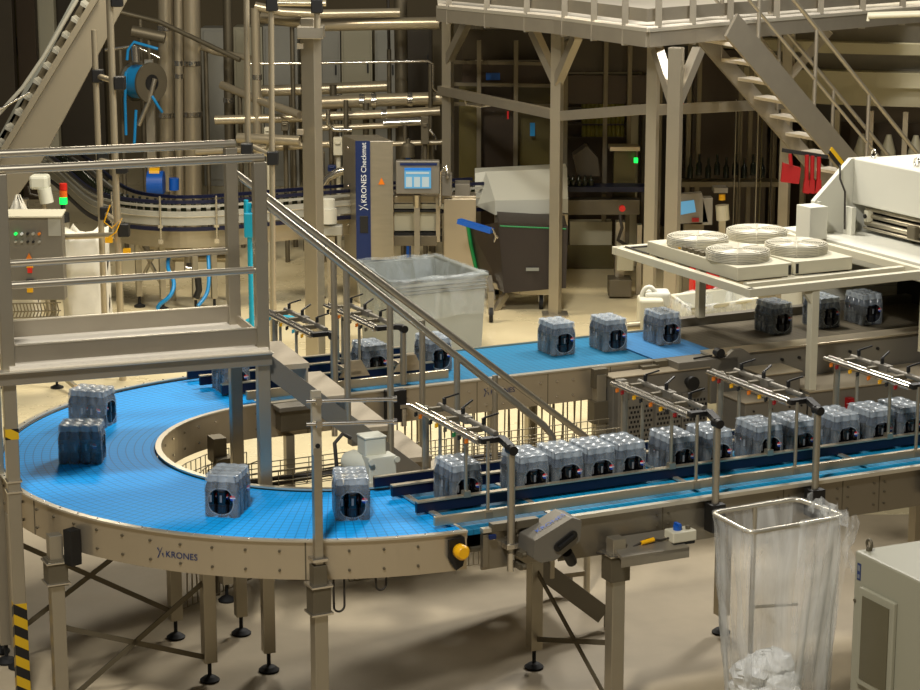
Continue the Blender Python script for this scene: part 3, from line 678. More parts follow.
slab(.45,.86,3.83,5.6,.1,.955).build('casing','gsteel',lb,.006)
b=MB(FC); b.span((3.83,.44,.955),(5.6,.87,.965)); b.build('top_plate','panel',lb)
b=MB(FC); b.span((3.9,.5,0),(5.5,.8,.1)); b.build('plinth','black',lb)
def cab(name,label,c,t0,t1,n0,n1,z0,z1,m='gsteel',topm='panel'):
    g=thing(name,label,c,L((t0+t1)/2,(n0+n1)/2,z0),TH); slab(n0,n1,t0,t1,z0,z1-.008).build('casing',m,g,.005)
    slab(n0-.01,n1+.01,t0-.01,t1+.01,z1-.008,z1).build('lid',topm,g)
    return g
pc=cab('perforated_cabinet','tall grey steel cabinet with perforated ventilation doors behind the second bracket','cabinet',2.47,3.25,.86,.995,0,1.12)
for t0 in (2.58,2.81,3.03):
    b=MB(FC); b.span((t0,.845,.3),(t0+.21,.86,.95))
    for i in range(7):
        for j in range(17): b.box((t0+.02+.027*i+.013*(j%2),.844,.33+.035*j),(.015,.004,.018),0,1)
    b.build('perforated_door',['gsteel','hole'],pc)
b=MB(FC); b.span((2.48,.8,0),(2.55,.86,1.11)); b.build('corner_post','gsteel',pc,.004)
b=MB(FC); b.tube([(3.08,.86,1.03),(3.08,.79,1.03)],.03,14); b.tube([(3.08,.81,1.03),(3.08,.78,1.03)],.05,14); b.build('handwheel','black',pc)
b1=cab('steel_box','small grey steel junction box with bare lid, highest of the stepped boxes','junction box',3.47,3.77,.47,.73,.952,1.12)
b2=cab('steel_box','lower grey steel box below the small junction box, screws on its front','junction box',3.28,3.8,.42,.74,.45,.95)
b=MB(FC)
for t in (3.35,3.5,3.65,3.75):
    for z in (.6,.75,.88): b.tube([(t,.42,z),(t,.413,z)],.008,6)
b.build('screw','black',b2)
b=MB(FC); b.span((3.35,.5,0),(3.7,.68,.45)); b.build('pedestal','black',b2)
p=onn(851,403,.43); b=MB(FC); b.box(p,(.05,.05,.08)); b.tube([p+V((0,-.025,.01)),p+V((0,-.04,.01))],.018,10); sg=b.build('signal_button','red'); tag(sg,'tiny red button unit on the ledge box behind the packs','button')
# ================================================================ fan frame and shrink tunnel
ff=thing('fan_rack','white square tube frame holding the four cooling fans above the mesh belt','frame',L(3.9,.5,.965),TH)
ZF=1.75; sec=.055
def fb(a,b_,name='frame_bar',w=sec,h=.06):
    m=MB(FC); m.beam(a,b_,w,h); m.build(name,'white2',ff,.004)
fb((3.3,.47,ZF-.03),(4.93,.52,ZF-.03)); fb((3.33,.45,ZF-.03),(3.33,2.33,ZF-.03)); fb((3.3,2.33,ZF-.03),(4.93,2.33,ZF-.03)); fb((4.88,.5,ZF-.03),(4.88,2.33,ZF-.03)); fb((3.45,.72,ZF-.04),(4.9,.78,ZF-.04),h=.05)
for n,z0 in ((.5,.965),(1.99,H+.06)):
    m=MB(FC); m.box((3.88,n,(z0+ZF-.06)/2),(.06,.06,ZF-.06-z0)); m.prism([(3.85,n-.02,ZF-.06),(3.85,n-.02,ZF-.16),(3.78,n-.02,ZF-.06)],(0,.04,0)); m.build('frame_leg','white2',ff,.003)
b=MB(FC); b.tube([(3.38,2.2,ZF+.01),(3.5,2.1,ZF+.03),(3.6,2.05,ZF+.02),(3.75,1.9,ZF+.08)],.008,6); b.tube([(3.36,2.25,ZF+.01),(3.36,1.9,ZF+.01)],.007,6); b.build('cable','cable',ff)
fbx=[]
for k,(n0,n1) in enumerate(((.78,1.38),(1.41,2.02))): pass
boxes=[((3.42,3.88),(.78,2.03),'white fan box on the left of the frame, cable tray on its edge'),((3.92,4.42),(.80,2.05),'white fan box on the right of the frame next to the tunnel')]
for (t0,t1),(n0,n1),l in boxes:
    g=thing('fan_box',l,'fan housing',L((t0+t1)/2,(n0+n1)/2,ZF-.02),TH)
    slab(n0,n1,t0,t1,ZF-.01,ZF+.085).build('casing','white2',g,.004); slab(n0+.02,n1-.02,t0+.02,t1-.02,ZF-.02,ZF-.01).build('rubber_seal','black',g)
    b=MB(FC); b.span((t1-.03,n0-.004,ZF+.0),(t1-.008,n0,ZF+.07)) if t0<3.6 else b.span((t0+.008,n0-.004,ZF+.0),(t0+.03,n0,ZF+.07)); b.build('vent_slot','black',g)
    if t0<3.6:
        b=MB(FC)
        for n in (1.3,1.38,1.46,1.54): b.box((3.47,n,ZF+.1),(.06,.05,.03))
        b.box((3.47,1.66,ZF+.092),(.05,.12,.012),0,1); b.build('cable_gland',['dsteel','yellow'],g,.004)
def fan_at(t,n,label):
    z=ZF+.086; g=thing('cooling_fan',label,'fan',L(t,n,z),TH,'cooling fans on the white frame')
    b=MB(FC); c=V((t,n,z)); R=.225
    b.lathe(c,[(R-.015,0),(R-.008,.012),(R-.012,.045)],24); b.cyl(c+V((0,0,.025)),.07,.022,16); b.build('fan_body','fandark',g)
    b=MB(FC)
    for a in range(5):
        x=a*2*PI/5; p=c+V((.06*math.cos(x),.06*math.sin(x),.032)); q=c+V((.18*math.cos(x),.18*math.sin(x),.036)); b.beam(p,q,.09,.006,0,(.3*math.sin(x),-.3*math.cos(x),1))
    b.build('fan_blade','dsteel',g)
    b=MB(FC)
    for k,(r,z2) in enumerate([(R,.006),(R+.001,.018),(R+.002,.03),(R+.003,.042),(R+.002,.054),(R,.066)]+[(R-.017*i,.073) for i in range(1,12)]):
        b.tube([c+V((r*math.cos(2*PI*i/28),r*math.sin(2*PI*i/28),z2)) for i in range(28)],.0052,5,0,True)
    for k in range(8):
        x=k*PI/4+.2; b.tube([c+V((R*math.cos(x),R*math.sin(x),.0)),c+V((R*math.cos(x),R*math.sin(x),.069)),c+V(((R-.02)*math.cos(x),(R-.02)*math.sin(x),.077)),c+V((.03*math.cos(x),.03*math.sin(x),.079))],.0045,5)
    b.cyl(c+V((0,0,.074)),.04,.008,14); b.build('wire_guard','fan',g)
fan_at(3.66,1.70,'round caged fan at the far left of the white frame'); fan_at(4.23,1.77,'round caged fan at the back of the frame near the tunnel'); fan_at(3.62,1.09,'round caged fan nearest the front corner of the frame'); fan_at(4.16,1.14,'round caged fan at the front right next to the tunnel deck')
st=thing('shrink_tunnel','large white shrink tunnel housing with dark opening at the right edge','machine',L(5.6,1.5),TH)
TX=4.97
b=MB(FC); b.span((TX,.3,.0),(7.6,.66,1.66)); b.span((TX,2.2,0),(7.6,2.5,1.66)); b.build('side_wall','white',st,.005)
b=MB(FC); b.span((TX-.02,.28,1.62),(7.6,2.5,1.76)); b.build('deck','white',st,.006)
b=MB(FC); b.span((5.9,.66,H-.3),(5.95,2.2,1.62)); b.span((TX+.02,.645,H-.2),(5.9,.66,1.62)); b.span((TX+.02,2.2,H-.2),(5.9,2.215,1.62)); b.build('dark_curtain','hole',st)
b=MB(FC); b.span((TX-.01,.64,H-.05),(TX+.02,.69,1.63)); b.build('opening_jamb','cream',st)
b=MB(FC); b.prism([(TX-.012,.5,1.33),(TX-.012,.56,1.33),(TX-.012,.53,1.39)],(-.004,0,0)); b.build('warning_sign','yellow',st)
b=MB(FC); b.span((5.36,-.4,1.98),(7.6,2.12,2.34)); b.build('upper_hood','white',st,.01)
b=MB(FC); b.prism([(5.0,2.12,1.76),(5.0,2.12,2.02),(5.34,2.12,2.34),(5.6,2.12,2.34),(5.6,2.12,1.76)],(0,.05,0)); b.span((5.02,2.1,1.76),(5.05,2.12,2.02)); b.build('side_plate','white',st,.004)
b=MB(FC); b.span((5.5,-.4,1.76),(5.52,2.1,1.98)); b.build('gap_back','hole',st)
for z,t,r in ((1.95,5.42,.016),(1.90,5.42,.02),(1.84,5.42,.025),(1.80,5.4,.012)):
    b=MB(FC); b.tube([(t,-.4,z),(t,2.0,z)],r,10); b.build('roller','steel',st)
for n in (1.95,1.1,.7):
    b=MB(FC); b.box((5.4,n,1.9),(.05,.05,.09)); b.tube([(5.37,n,1.9),(5.36,n,1.9)],.018,10,1); b.build('bearing_block',['white2','black'],st,.003)
b=MB(FC); b.box((5.4,1.35,1.86),(.09,.1,.1)); b.build('roller_drive','dsteel',st,.01)
b=MB(FC); b.box((5.24,1.98,1.87),(.04,.11,.22)); b.build('switch_plate','white',st,.003)
b=MB(FC); b.tube([(5.2,2.08,2.3),(5.17,2.03,2.2),(5.2,2.0,2.1),(5.21,2.0,1.8)],.008,6); b.build('cable','cable',st)
for t,n in ((5.5,2.05),(5.5,1.5),(6.9,1.5)):
    b=MB(FC); b.tube([V((t,n+.03*math.cos(a_),2.375+.035*math.sin(a_))) for a_ in [2*PI*i/14 for i in range(14)]],.008,6,0,True); b.cyl((t,n,2.335),.014,.01,8); b.build('lifting_eye','chrome',st)
b=MB(FC)
for t in (6.2,6.5,6.8): b.tube([(t,1.9,2.34),(t,1.9,2.42)],.006,5)
b.tube([(6.2,1.9,2.42),(6.8,1.9,2.42)],.006,5); b.tube([(5.6,1.2,2.345),(6.8,.6,2.35)],.008,5); b.build('top_rail','chrome',st)
b=MB(FC); b.span((4.78,1.86,ZF+.012),(4.945,2.05,ZF+.27)); wb=b.build('white_box','white',None,.004); tag(wb,'plain white box at the frame corner beside the tunnel hood','box')
# ================================================================ foreground right: bag stand, cabinet
ZB=1.2
rim=[fl(x,y,ZB) for x,y in ((711.6,513),(750,533),(845,516.5),(797,499))]
def rc(k,f=.12):
    out=[]
    for i in range(4):
        p=rim[i]; a=p+(rim[i-1]-p)*f; c=p+(rim[(i+1)%4]-p)*f
        for s in range(5):
            u=s/4; out.append(a*(1-u)**2+p*2*u*(1-u)+c*u*u)
    return out
RL=rc(0); cen=sum(rim,V((0,0,0)))/4
bs=thing('bag_stand','steel bag holder frame with open rim beside the front conveyor','bag stand',(cen.x,cen.y,0))
b=MB(); b.tube(RL,.013,8,0,True); b.build('rim','lip',bs)
pp=rim[0].lerp(rim[3],.45); pp=rim[0].lerp(rim[3],.5)
b=MB(); b.tube([V((pp.x,pp.y,ZB)),V((pp.x,pp.y,.04))],.014,8); b.build('pole','steel',bs)
b=MB(); b.tube([V((pp.x,pp.y,.62)),V((cen.x+.14,cen.y+.05,.68))],.009,6); b.build('strut','steel',bs)
b=MB(); 
for q in rim: b.tube([V((pp.x,pp.y,.03)),V((q.x,q.y,.03))],.013,6)
b.build('base_foot','steel',bs)
bg=thing('plastic_bag','large clear plastic sack draped over the bag stand rim','bag',(cen.x,cen.y,.08))
rows=[]; NP=60
def lp(i): 
    x=i/NP*len(RL); k=int(x)%len(RL); return RL[k].lerp(RL[(k+1)%len(RL)],x-int(x))
for j in range(15):
    z=ZB+.015-(ZB-.1)*j/14; tp=1-.22*(j/14)**1.3; r=[]
    for i in range(NP+1):
        p=lp(i%NP); d=p-cen; w=1+ (.05*math.sin(i*1.7+j*.35)+.03*math.sin(i*.9+j*.9))*min(1,j/3)*.9
        if j==0: w=1.05
        r.append(V((cen.x+d.x*tp*w+.03*(j/14),cen.y+d.y*tp*w,z)))
    rows.append(r)
b=MB(); b.sheet(rows); b.sheet([[V((cen.x+.03+ (p.x-cen.x-.03)*f,cen.y+(p.y-cen.y)*f,p.z-.005*(1-f))) for p in rows[-1]] for f in (1,.6,.2)]); b.build('sack_film','bag',bg)
fold=[]
for j in range(12):
    z=ZB+.03-.95*j/11; r=[]
    for i in range(15):
        p=rim[1].lerp(rim[2],.5+.5*i/14); o=(p-cen); o.z=0; o.normalize()
        r.append(p+o*(.02+.035*abs(math.sin(i*1.9))*min(1,j/3)-.07*j/11)+V((-.05*(i/14)*j/11,0,z-ZB)))
    fold.append(r)
b=MB(); b.sheet(fold); 
tail=[[rim[2]+V((.0+.05*i/5+.02*math.sin(j),-.02+.05*math.sin(i*2+j),-.0-.3*j/8+.03*math.sin(i*1.5))) for i in range(6)] for j in range(9)]
b.sheet(tail); b.build('loose_fold','bag',bg)
b=MB(); top=[]
for j in range(5):
    top.append([rim[3].lerp(rim[2],.2+.8*i/14)+V((.02*math.sin(i*2),-.1*j/4,.02+.05*math.sin(i*1.3+j*2)*(1 if j<4 else .3)-.03*j/4)) for i in range(15)])
b.sheet(top); b.build('rim_overhang','bag',bg)
for k in range(16):
    a=random.uniform(0,2*PI); r=random.uniform(.0,.12); p=V((cen.x-.05+r*1.2*math.cos(a),cen.y+r*math.sin(a),.16+.2*random.random()))
    b=MB(); b.sphere(p,.07+.03*random.random(),12,0,(1.2,1,.7))
    b.v=[v+V((random.uniform(-.018,.018),random.uniform(-.018,.018),random.uniform(-.018,.018))) for v in b.v]
    if k==0: acc=b
    else: 
        o=len(acc.v); acc.v+=b.v; acc.f+=[[o+i for i in f] for f in b.f]; acc.m+=b.m; acc.s+=[False]*len(b.f)
o=acc.build('crumpled_film','crumple'); tag(o,'heap of crumpled waste film at the bottom of the clear sack','plastic waste',None,'stuff')
ZC=1.12; e0=fl(855,550,ZC); e1=fl(930,586,ZC); ux=(e1-e0).normalized(); uy=V((-ux.y,ux.x,0)) 
ca=math.atan2(ux.y,ux.x); FK=Matrix.Translation((e0.x,e0.y,0))@Matrix.Rotation(ca,4,'Z')
M['kcab']=mat('grey_green_cabinet_paint',(158,155,134),.45,0,.03,3)
kc=thing('control_cabinet','cream sheet metal control cabinet with filter window in the front right corner','cabinet',(e0.x,e0.y,0),ca)
b=MB(FK); b.span((0,0,.06),(.75,.5,ZC)); b.build('body','kcab',kc,.012)
b=MB(FK); b.span((.02,.02,0),(.73,.48,.06)); b.build('plinth','black',kc)
b=MB(FK); b.span((.085,-.025,.42),(.385,0,.95)); fw=b.build('window_frame','kcab',kc,.006)
b=MB(FK); b.span((.12,-.03,.46),(.35,-.024,.91)); b.build('filter_pane','glass',fw)
b=MB(FK); b.span((.03,-.003,.97),(.06,0,1.06)); b.span((.035,-.004,1.02),(.055,-.003,1.05),1); b.span((.036,-.004,.98),(.054,-.003,1.0),1); b.build('label_plate',['navyink','lab'],kc)
for x,y in ((.04,.06),(.3,.3)):
    b=MB(FK); b.tube([V((x+.022*math.cos(a_),y,ZC+.035+.024*math.sin(a_))) for a_ in [2*PI*i/12 for i in range(12)]],.008,6,0,True); b.cyl((x,y,ZC),.016,.012,10); b.build('lifting_eye','dsteel',kc)
b=MB(FK)
for z in (.85,.3): b.tube([(.02,0,z),(.02,-.006,z)],.01,8)
b.build('screw','dsteel',kc)
#@@B0
# ================================================================ background helpers
def pbox(x0,y0,x1,y1,Y,dep,m=0,mb=None,toe=False):     # box whose front face fills the given picture rectangle at distance Y
    mb=mb or MB(); a=at(x0,y1,Y); c=at(x1,y0,Y); z0=0 if toe else a.z
    mb.span((a.x,Y,z0),(c.x,Y+dep,c.z),m); return mb
def base(x,Y,y=None): return V((at(x,300,Y).x,Y,0 if y is None else max(0,at(x,y,Y).z)))
def T(mb,pts,r,n=8,m=0): mb.tube([at(*p) for p in pts],r,n,m); return mb
# ---------------------------------------------------------------- grey bin with liner
zt=.84; q=[fl(358,263,zt),fl(436,257,zt),fl(486,275,zt),fl(389,285,zt)]
cb=sum(q,V((0,0,0)))/4
gb=thing('waste_bin','big grey plastic bin lined with clear film behind the back conveyor','bin',(cb.x,cb.y,0))
b=MB(); lo=[V((cb.x+(p.x-cb.x)*.93,cb.y+(p.y-cb.y)*.93,.06)) for p in q]
ins=[cb+(p-cb)*.95 for p in q]; inl=[V((cb.x+(p.x-cb.x)*.88,cb.y+(p.y-cb.y)*.88,.1)) for p in q]
b.add(lo+q+ins+inl,[(0,1,5,4),(1,2,6,5),(2,3,7,6),(3,0,4,7),(4,5,9,8),(5,6,10,9),(6,7,11,10),(7,4,8,11),(8,9,13,12),(9,10,14,13),(10,11,15,14),(11,8,12,15),(12,13,14,15),(3,2,1,0)])
b.build('bin_body','bin',gb)
b=MB(); b.tube([p+V((0,0,.0)) for p in q],.03,8,0,True); b.build('rim','bin',gb)
b=MB()
for f in (.94,.9,.86):
    r=[V((cb.x+(p.x-cb.x)*1.005,cb.y+(p.y-cb.y)*1.005,zt*f)) for p in q]; b.tube(r,.009,5,0,True)
b.build('rib','bin',gb)
b=MB(); rows=[]
def per(k,f,z,w=0):
    out=[]
    for i in range(41):
        x=i/10; e=int(x)%4; p=q[e].lerp(q[(e+1)%4],x-int(x)); out.append(V((cb.x+(p.x-cb.x)*f+w*math.sin(i*2.1+k),cb.y+(p.y-cb.y)*f+w*math.cos(i*1.7+k),z+w*math.sin(i*1.3+k*2))))
    return out
for k,(f,z,w) in enumerate(((.9,.35,.01),(.92,.6,.012),(.94,zt-.02,.01),(.99,zt+.04,.008),(1.03,zt+.03,.008),(1.035,zt-.05,.008),(1.03,zt-.14,.01),(1.02,zt-.28,.012),(1.01,zt-.36,.012))): rows.append(per(k,f,z,w))
b.sheet(rows); b.build('liner','liner',gb)
for p in lo:
    b=MB(); b.cyl((p.x*.94+cb.x*.06,p.y*.94+cb.y*.06,.0),.05,.06,12); b.build('caster','rubber',gb)
# ---------------------------------------------------------------- big column and tube frames
sc=thing('steel_column','broad square steel column standing behind the crossover stair','column',base(310,19.5))
k=at(310.7,18,19.6); b=MB(); b.box((k.x,19.6,k.z/2),(.14,.13,k.z),-.5); b.build('shaft','post',sc,.006)
b=MB(); pbox(297,27,323,39,19.44,.3,mb=b); b.build('collar','steel',sc,.004)
for y in (44,130): b=MB(); pbox(297,y,303,y+5,19.42,.08,mb=b); b.build('fixing_plate','panel',sc)
def clamp(par,x,y,Y,s=.1,h=.12): p=at(x,y,Y); b=MB(); b.box(p,(s,s,h)); b.build('clamp_joint','black',par,.01)
f1=thing('tube_frame','thin chrome tube frame with black clamps beside the broad steel column','frame',base(271,18.6))
for pts in (((271,2,18.6),(273,300,18.6)),((246,-40,18.7),(248,155,18.7)),((317,-30,18.6),(317,28,18.6)),((266,3,18.6),(326,3.5,18.6)),((247,144,18.7),(272,156,18.6)),((282,-30,18.8),(282,2,18.8))):
    b=MB(); T(b,pts,.026,10)
    b.build('tube','pipe',f1)
p=at(273,300,18.6); b=MB(); b.cyl((p.x,p.y,0),.03,p.z,10); b.build('tube','pipe',f1)
for x,y in ((272,4),(317,6),(273,158),(247,150)): clamp(f1,x,y,18.6)
f2=thing('tube_frame','chrome tube guard frame with black clamps beside the white sack','frame',base(122,19.2))
for px,y0,Y in ((117,-30,19.2),(101,30,19.6)):
    p=at(px+4,330,Y); k=at(px,y0,Y); b=MB(); b.tube([V((p.x,p.y,0)),V((p.x,p.y,k.z))],.032 if px>110 else .028,10); b.build('tube','pipe',f2)
for pts in (((98,76,19.6),(120,83,19.2)),((62,237,19.4),(116,235,19.3)),((105,213,19.6),(124,228,19.2)),((98,160,19.6),(122,166,19.2))):
    b=MB(); T(b,pts,.026,10); b.build('tube','pipe',f2)
for x,y,Y in ((120,83,19.2),(98,76,19.6),(124,230,19.2),(106,213,19.6),(122,167,19.2),(103,158,19.6),(117,0,19.2)): clamp(f2,x,y,Y)
b=MB(); T(b,((110,205,19.1),(104,222,19.1),(112,228,19.1),(122,218,19.1),(116,232,19.1),(108,238,19.1)),.007,5); b.build('sensor_cable','yellow',f2)
for x,y in ((108,240),(126,251)): b=MB(); pbox(x-3,y-2,x+4,y+3,19.1,.05,mb=b); b.build('tape_mark','yellow',f2)
# ---------------------------------------------------------------- control box at the left
cx=thing('control_box','grey switchgear box with coloured buttons and yellow warning sign at the left','control box',base(33,18.8,300))
pbox(4,217,61.5,300,18.8,.14).build('body','gsteel',cx,.006)
a=at(3,217,18.8);c=at(62.5,217,18.8); b=MB(); b.prism([(a.x,18.76,a.z),(c.x,18.76,a.z),(c.x,18.98,a.z+.03),(a.x,18.98,a.z+.03)],(0,0,.012)); b.build('lid','white2',cx)
for i,(x,m) in enumerate(((16,'lampg'),(22,'whiteink'),(28,'black'),(33.5,'lgrey'),(39.5,'orange'))):
    p=at(x,233.5,18.79); b=MB(); b.tube([p,p+V((0,-.03,0))],.013,10); b.build('push_button',m,cx)
for x,m in ((16,'lgrey'),(22,'lgrey'),(28,'black'),(33.5,'black'),(39.5,'lgrey')):
    p=at(x,241.5,18.79); b=MB(); b.tube([p,p+V((0,-.03,0))],.011,10); b.build('push_button',m,cx)
b=MB(); pbox(48.5,218,60,236,18.79,.01,mb=b); b.build('document_plate','lgrey',cx)
b=MB(); p=[at(x,y,18.79) for x,y in ((29,253),(33,261),(25,261))]; b.prism(p,(0,-.005,0)); b.build('warning_sign','orange',cx)
b=MB(); pbox(26.5,261,32.5,268,18.785,.015,mb=b); b.build('switch_plate','yellow',cx)
b=MB(); pbox(27.5,268,31.5,273,18.77,.03,mb=b); b.build('rotary_switch','redhi',cx)
b=MB(); pbox(26,280,33.5,287,18.77,.03,mb=b); b.build('socket','black',cx)
b=MB(); pbox(27,287.5,32.5,292.5,18.78,.02,mb=b); b.build('socket_label','yellow',cx)
sd=thing('box_stand','steel stand with wire rack and adjustable feet carrying the switchgear box','stand',base(33,18.85))
for x in (8,57.5):
    b=MB(); z=at(x,300,18.9).z; k=at(x,397,18.9); b.box((k.x,18.9,(z+.1)/2),(.05,.05,z-.1)); o=b.build('leg','post',sd)
    b=MB(); b.cyl((k.x,18.9,0),.012,.1,8); b.lathe((k.x,18.9,0),[(.06,0),(.06,.012),(.02,.03)],12); b.build('foot','rubber',o)
b=MB()
for i in range(16): x=6+i*3.4; T(b,((x,303,18.85),(x+2,311,18.85),(x,317,18.85)),.006,5)
for y in (304,312,318): T(b,((4,y,18.84),(61,y-1.5,18.84)),.006,5)
b.build('wire_rack','wire',sd)
p=at(60,374,18.9); r_=at(77,388,18.6); b=MB(); b.beam(p,r_,.035,.035); b.build('strut','post',sd)
b=MB(); b.beam(r_+V((0,0,.02)),r_+V((0,0,-.07)),.045,.045); b.build('strut_tip','yellow',sd)
# white sacks
def sack(label,x0,y0,x1,y1,Y,dep,top):
    a=at(x0,y1,Y); c=at(x1,y0,Y); z0=0; rows=[]
    for j in range(19):
        f=j/18; z=z0+(c.z-z0)*f; r=[]
        for i in range(33):
            t=2*PI*i/32; k=1-.06*f; 
            if top=='cone': k=1 if f<.78 else 1-(f-.78)/.22*.93
            sx=math.copysign(abs(math.cos(t))**.45,math.cos(t)); sy=math.copysign(abs(math.sin(t))**.45,math.sin(t))
            w=.005*math.sin(i*1.9+j)*(1+f)
            r.append(V(((a.x+c.x)/2+sx*(c.x-a.x)/2*k+w,Y+dep/2+sy*dep/2*k+w,z+(.05*math.sin(i*1.3) if f>.95 and top!='cone' else 0))))
        rows.append(r)
    e=rows[-1]; cc=sum(e,V((0,0,0)))/len(e); rows.append([cc+(p-cc)*.5+V((0,0,-.03)) for p in e]); rows.append([cc+(p-cc)*.02 for p in e])
    b=MB(); b.sheet(rows); return b.build('bulk_sack','sack')
tag(sack('',62,236,104,335,20.2,.45,'open'),'tall open white bulk sack beside the switchgear box','sack')
tag(sack('',5,197,31,345,19.9,.3,'cone'),'small white peaked sack behind the switchgear box','sack')
# tower light
tl=thing('signal_tower','red orange and green signal tower lamp on a black stem above the white sack','signal lamp',base(63.5,20.6,222))
for y0,y1,m in ((183,190,'lampr'),(190,197,'lampo'),(197,204,'lampg')):
    p=at(63.5,y1,20.6); k=at(63.5,y0,20.6); b=MB(); b.cyl(p,.037,k.z-p.z-.004,14); b.build('lamp_module',m,tl)
b=MB(); p=at(63.5,222,20.6); k=at(63.5,204,20.6); b.cyl(p,.022,k.z-p.z,10); b.cyl(p,.06,.09,12); b.build('stem','black',tl)
p=at(66,222,20.6); b=MB(); b.box((p.x,20.6,p.z/2),(.06,.06,p.z)); b.build('support_post','post',tl)
# ---------------------------------------------------------------- elevator conveyor top left
el=thing('elevator_conveyor','steep grey cleated elevator conveyor rising at the top left corner','conveyor',base(20,22.3))
def pr2(pts,Y,dep,m=0,mb=None): mb=mb or MB(); mb.prism([at(x,y,Y) for x,y in pts],(0,dep,0),m); return mb
pr2(((0,156),(99,-2),(128,-2),(40,164),(0,220),(-30,220),(-30,200)),22.2,.05).build('side_panel','elev',el,.003)
pr2(((-10,166),(92,-2),(99,-2),(-3,166)),22.15,.07).build('edge_strip','elev',el)
pr2(((-30,190),(73,-2),(79,-2),(-24,190)),22.5,.05).build('far_side_panel','mgrey',el)
pr2(((-20,170),(84,-2),(92,-2),(-10,170)),22.5,.04).build('belt','dsteel',el)
for k in range(12):
    x,y=85-9.4*k,3+15.5*k
    b=MB(); b.prism([at(x-4,y-2,22.25),at(x+3,y+4,22.25),at(x+2,y+6,22.25),at(x-5,y+2,22.25)],(0,.25,0)); b.build('cleat','lgrey',el)
for pts in (((77,0),(44,56),(23,87),(-5,118)),):
    b=MB(); T(b,[(x,y,22.1) for x,y in pts],.02,8); b.build('side_rail','lgrey',el)
b=MB(); T(b,((-5,112,22),(30,92,22.1)),.012,6); b.build('side_rail','chrome',el)
p=at(20,200,22.3); b=MB(); b.box((p.x,22.4,p.z/2),(.12,.12,p.z)); b.build('support_leg','post',el)
wm=thing('conveyor_motor','small pale motor hanging at the foot of the elevator conveyor','motor',base(38,21.6,205))
b=MB(); pbox(29,176,47,190,21.6,.2,mb=b); b.build('gearbox','wmotor',wm,.03)
b=MB(); T(b,((44,188,21.65),(47,203,21.65)),.07,14); b.build('motor_body','wmotor',wm)
b=MB(); T(b,((28,186,21.6),(30,194,21.6),(38,196,21.6)),.012,6); b.build('cable','cable',wm)
b=MB(); k=at(44,203,21.68); b.cyl((k.x,21.68,0),.03,k.z,8); b.build('support_bar','post',wm)
# ---------------------------------------------------------------- bottle conveyor loop behind
bc=thing('bottle_conveyor','curved bottle conveyor with navy guide rails sweeping behind the white sack','conveyor',base(180,23.5))
ZL=1.05
ctl=[(56,160),(74,172),(92,188),(106,199),(122,206),(145,210),(175,212),(205,211.5),(235,209.5),(265,207),(300,204),(345,200.5),(400,197),(440,195),(478,193)]
pts=[fl(x,y,ZL) for x,y in ctl]
def smooth(ps,n=5):
    out=[]
    for i in range(len(ps)-1):
        p0=ps[max(i-1,0)];p1=ps[i];p2=ps[i+1];p3=ps[min(i+2,len(ps)-1)]
        for k in range(n):
            t=k/n; out.append(.5*((2*p1)+(p2-p0)*t+(2*p0-5*p1+4*p2-p3)*t*t+(3*p1-p0-3*p2+p3)*t**3))
    return out+[ps[-1]]
SP=smooth(pts)
def off(ps,d):
    out=[]
    for i,p in enumerate(ps):
        t=(ps[min(i+1,len(ps)-1)]-ps[max(i-1,0)]); t.z=0; t.normalize(); out.append(p+V((t.y,-t.x,0))*d)
    return out
def ribbon(mb,ps,d,z0,z1,th,m=0):
    a=off(ps,d); c=off(ps,d+th); k=len(ps)
    vs=[V((p.x,p.y,z)) for q_ in (a,c) for z in (z0,z1) for p in q_]
    fs=[]
    for i in range(k-1): fs+=[(i,i+1,k+i+1,k+i),(2*k+i,3*k+i,3*k+i+1,2*k+i+1),(k+i,k+i+1,3*k+i+1,3*k+i),(i,2*k+i,2*k+i+1,i+1)]
    fs+=[(0,k,3*k,2*k),(k-1,3*k-1,4*k-1,2*k-1)]
    mb.add(vs,fs,m); return mb
ribbon(MB(),SP,-.2,ZL-.03,ZL,.4).build('chain_bed','dsteel',bc)
for d,z0,z1,m,nm in ((.2,-.17,-.13,'navy','lower_guide'),(.19,-.11,.035,'lgrey','side_panel'),(.18,.075,.10,'lgrey','guide_strip'),(.17,.115,.15,'navy','guide_rail'),(-.2,.115,.15,'navy','guide_rail'),(-.21,-.1,.03,'lgrey','side_panel'),(.2,-.025,-.015,'lip','edge_strip')):
    ribbon(MB(),SP,d,ZL+z0,ZL+z1,.025).build(nm,m,bc)
ribbon(MB(),SP[20:58],.1,ZL-.36,ZL-.17,.03).build('drum_panel','steel',bc)
for i in (22,29,36,43,50,57,64):
    p=off(SP,.235)[min(i,len(SP)-1)]; b=MB(); b.cyl((p.x,p.y,ZL-.3),.012,.5,8); b.box((p.x,p.y,ZL-.12),(.05,.03,.03)); b.box((p.x,p.y,ZL-.28),(.05,.03,.05)); b.build('guide_rod','chrome',bc)
for i in (24,28,33,36,52,66):
    p=off(SP,.05)[min(i,len(SP)-1)]; b=MB(); b.box((p.x,p.y,(ZL-.24)/2+.06),(.06,.06,ZL-.36),.4); o=b.build('leg','post',bc)
    b=MB(); b.lathe((p.x,p.y,0),[(.06,0),(.06,.02),(.015,.04),(.015,.12)],10); b.build('foot','rubber',o)
i=24; p=off(SP,.05)[24]; k=off(SP,.05)[28]
for a_,c_ in (((p.x,p.y,.25),(k.x,k.y,.75)),((p.x,p.y,.75),(k.x,k.y,.25)),((p.x,p.y,.72),(k.x,k.y,.72))): b=MB(); b.beam(a_,c_,.03,.03); b.build('brace','post',bc)
bme2=None; acc=0; last=SP[0]; cnt=0
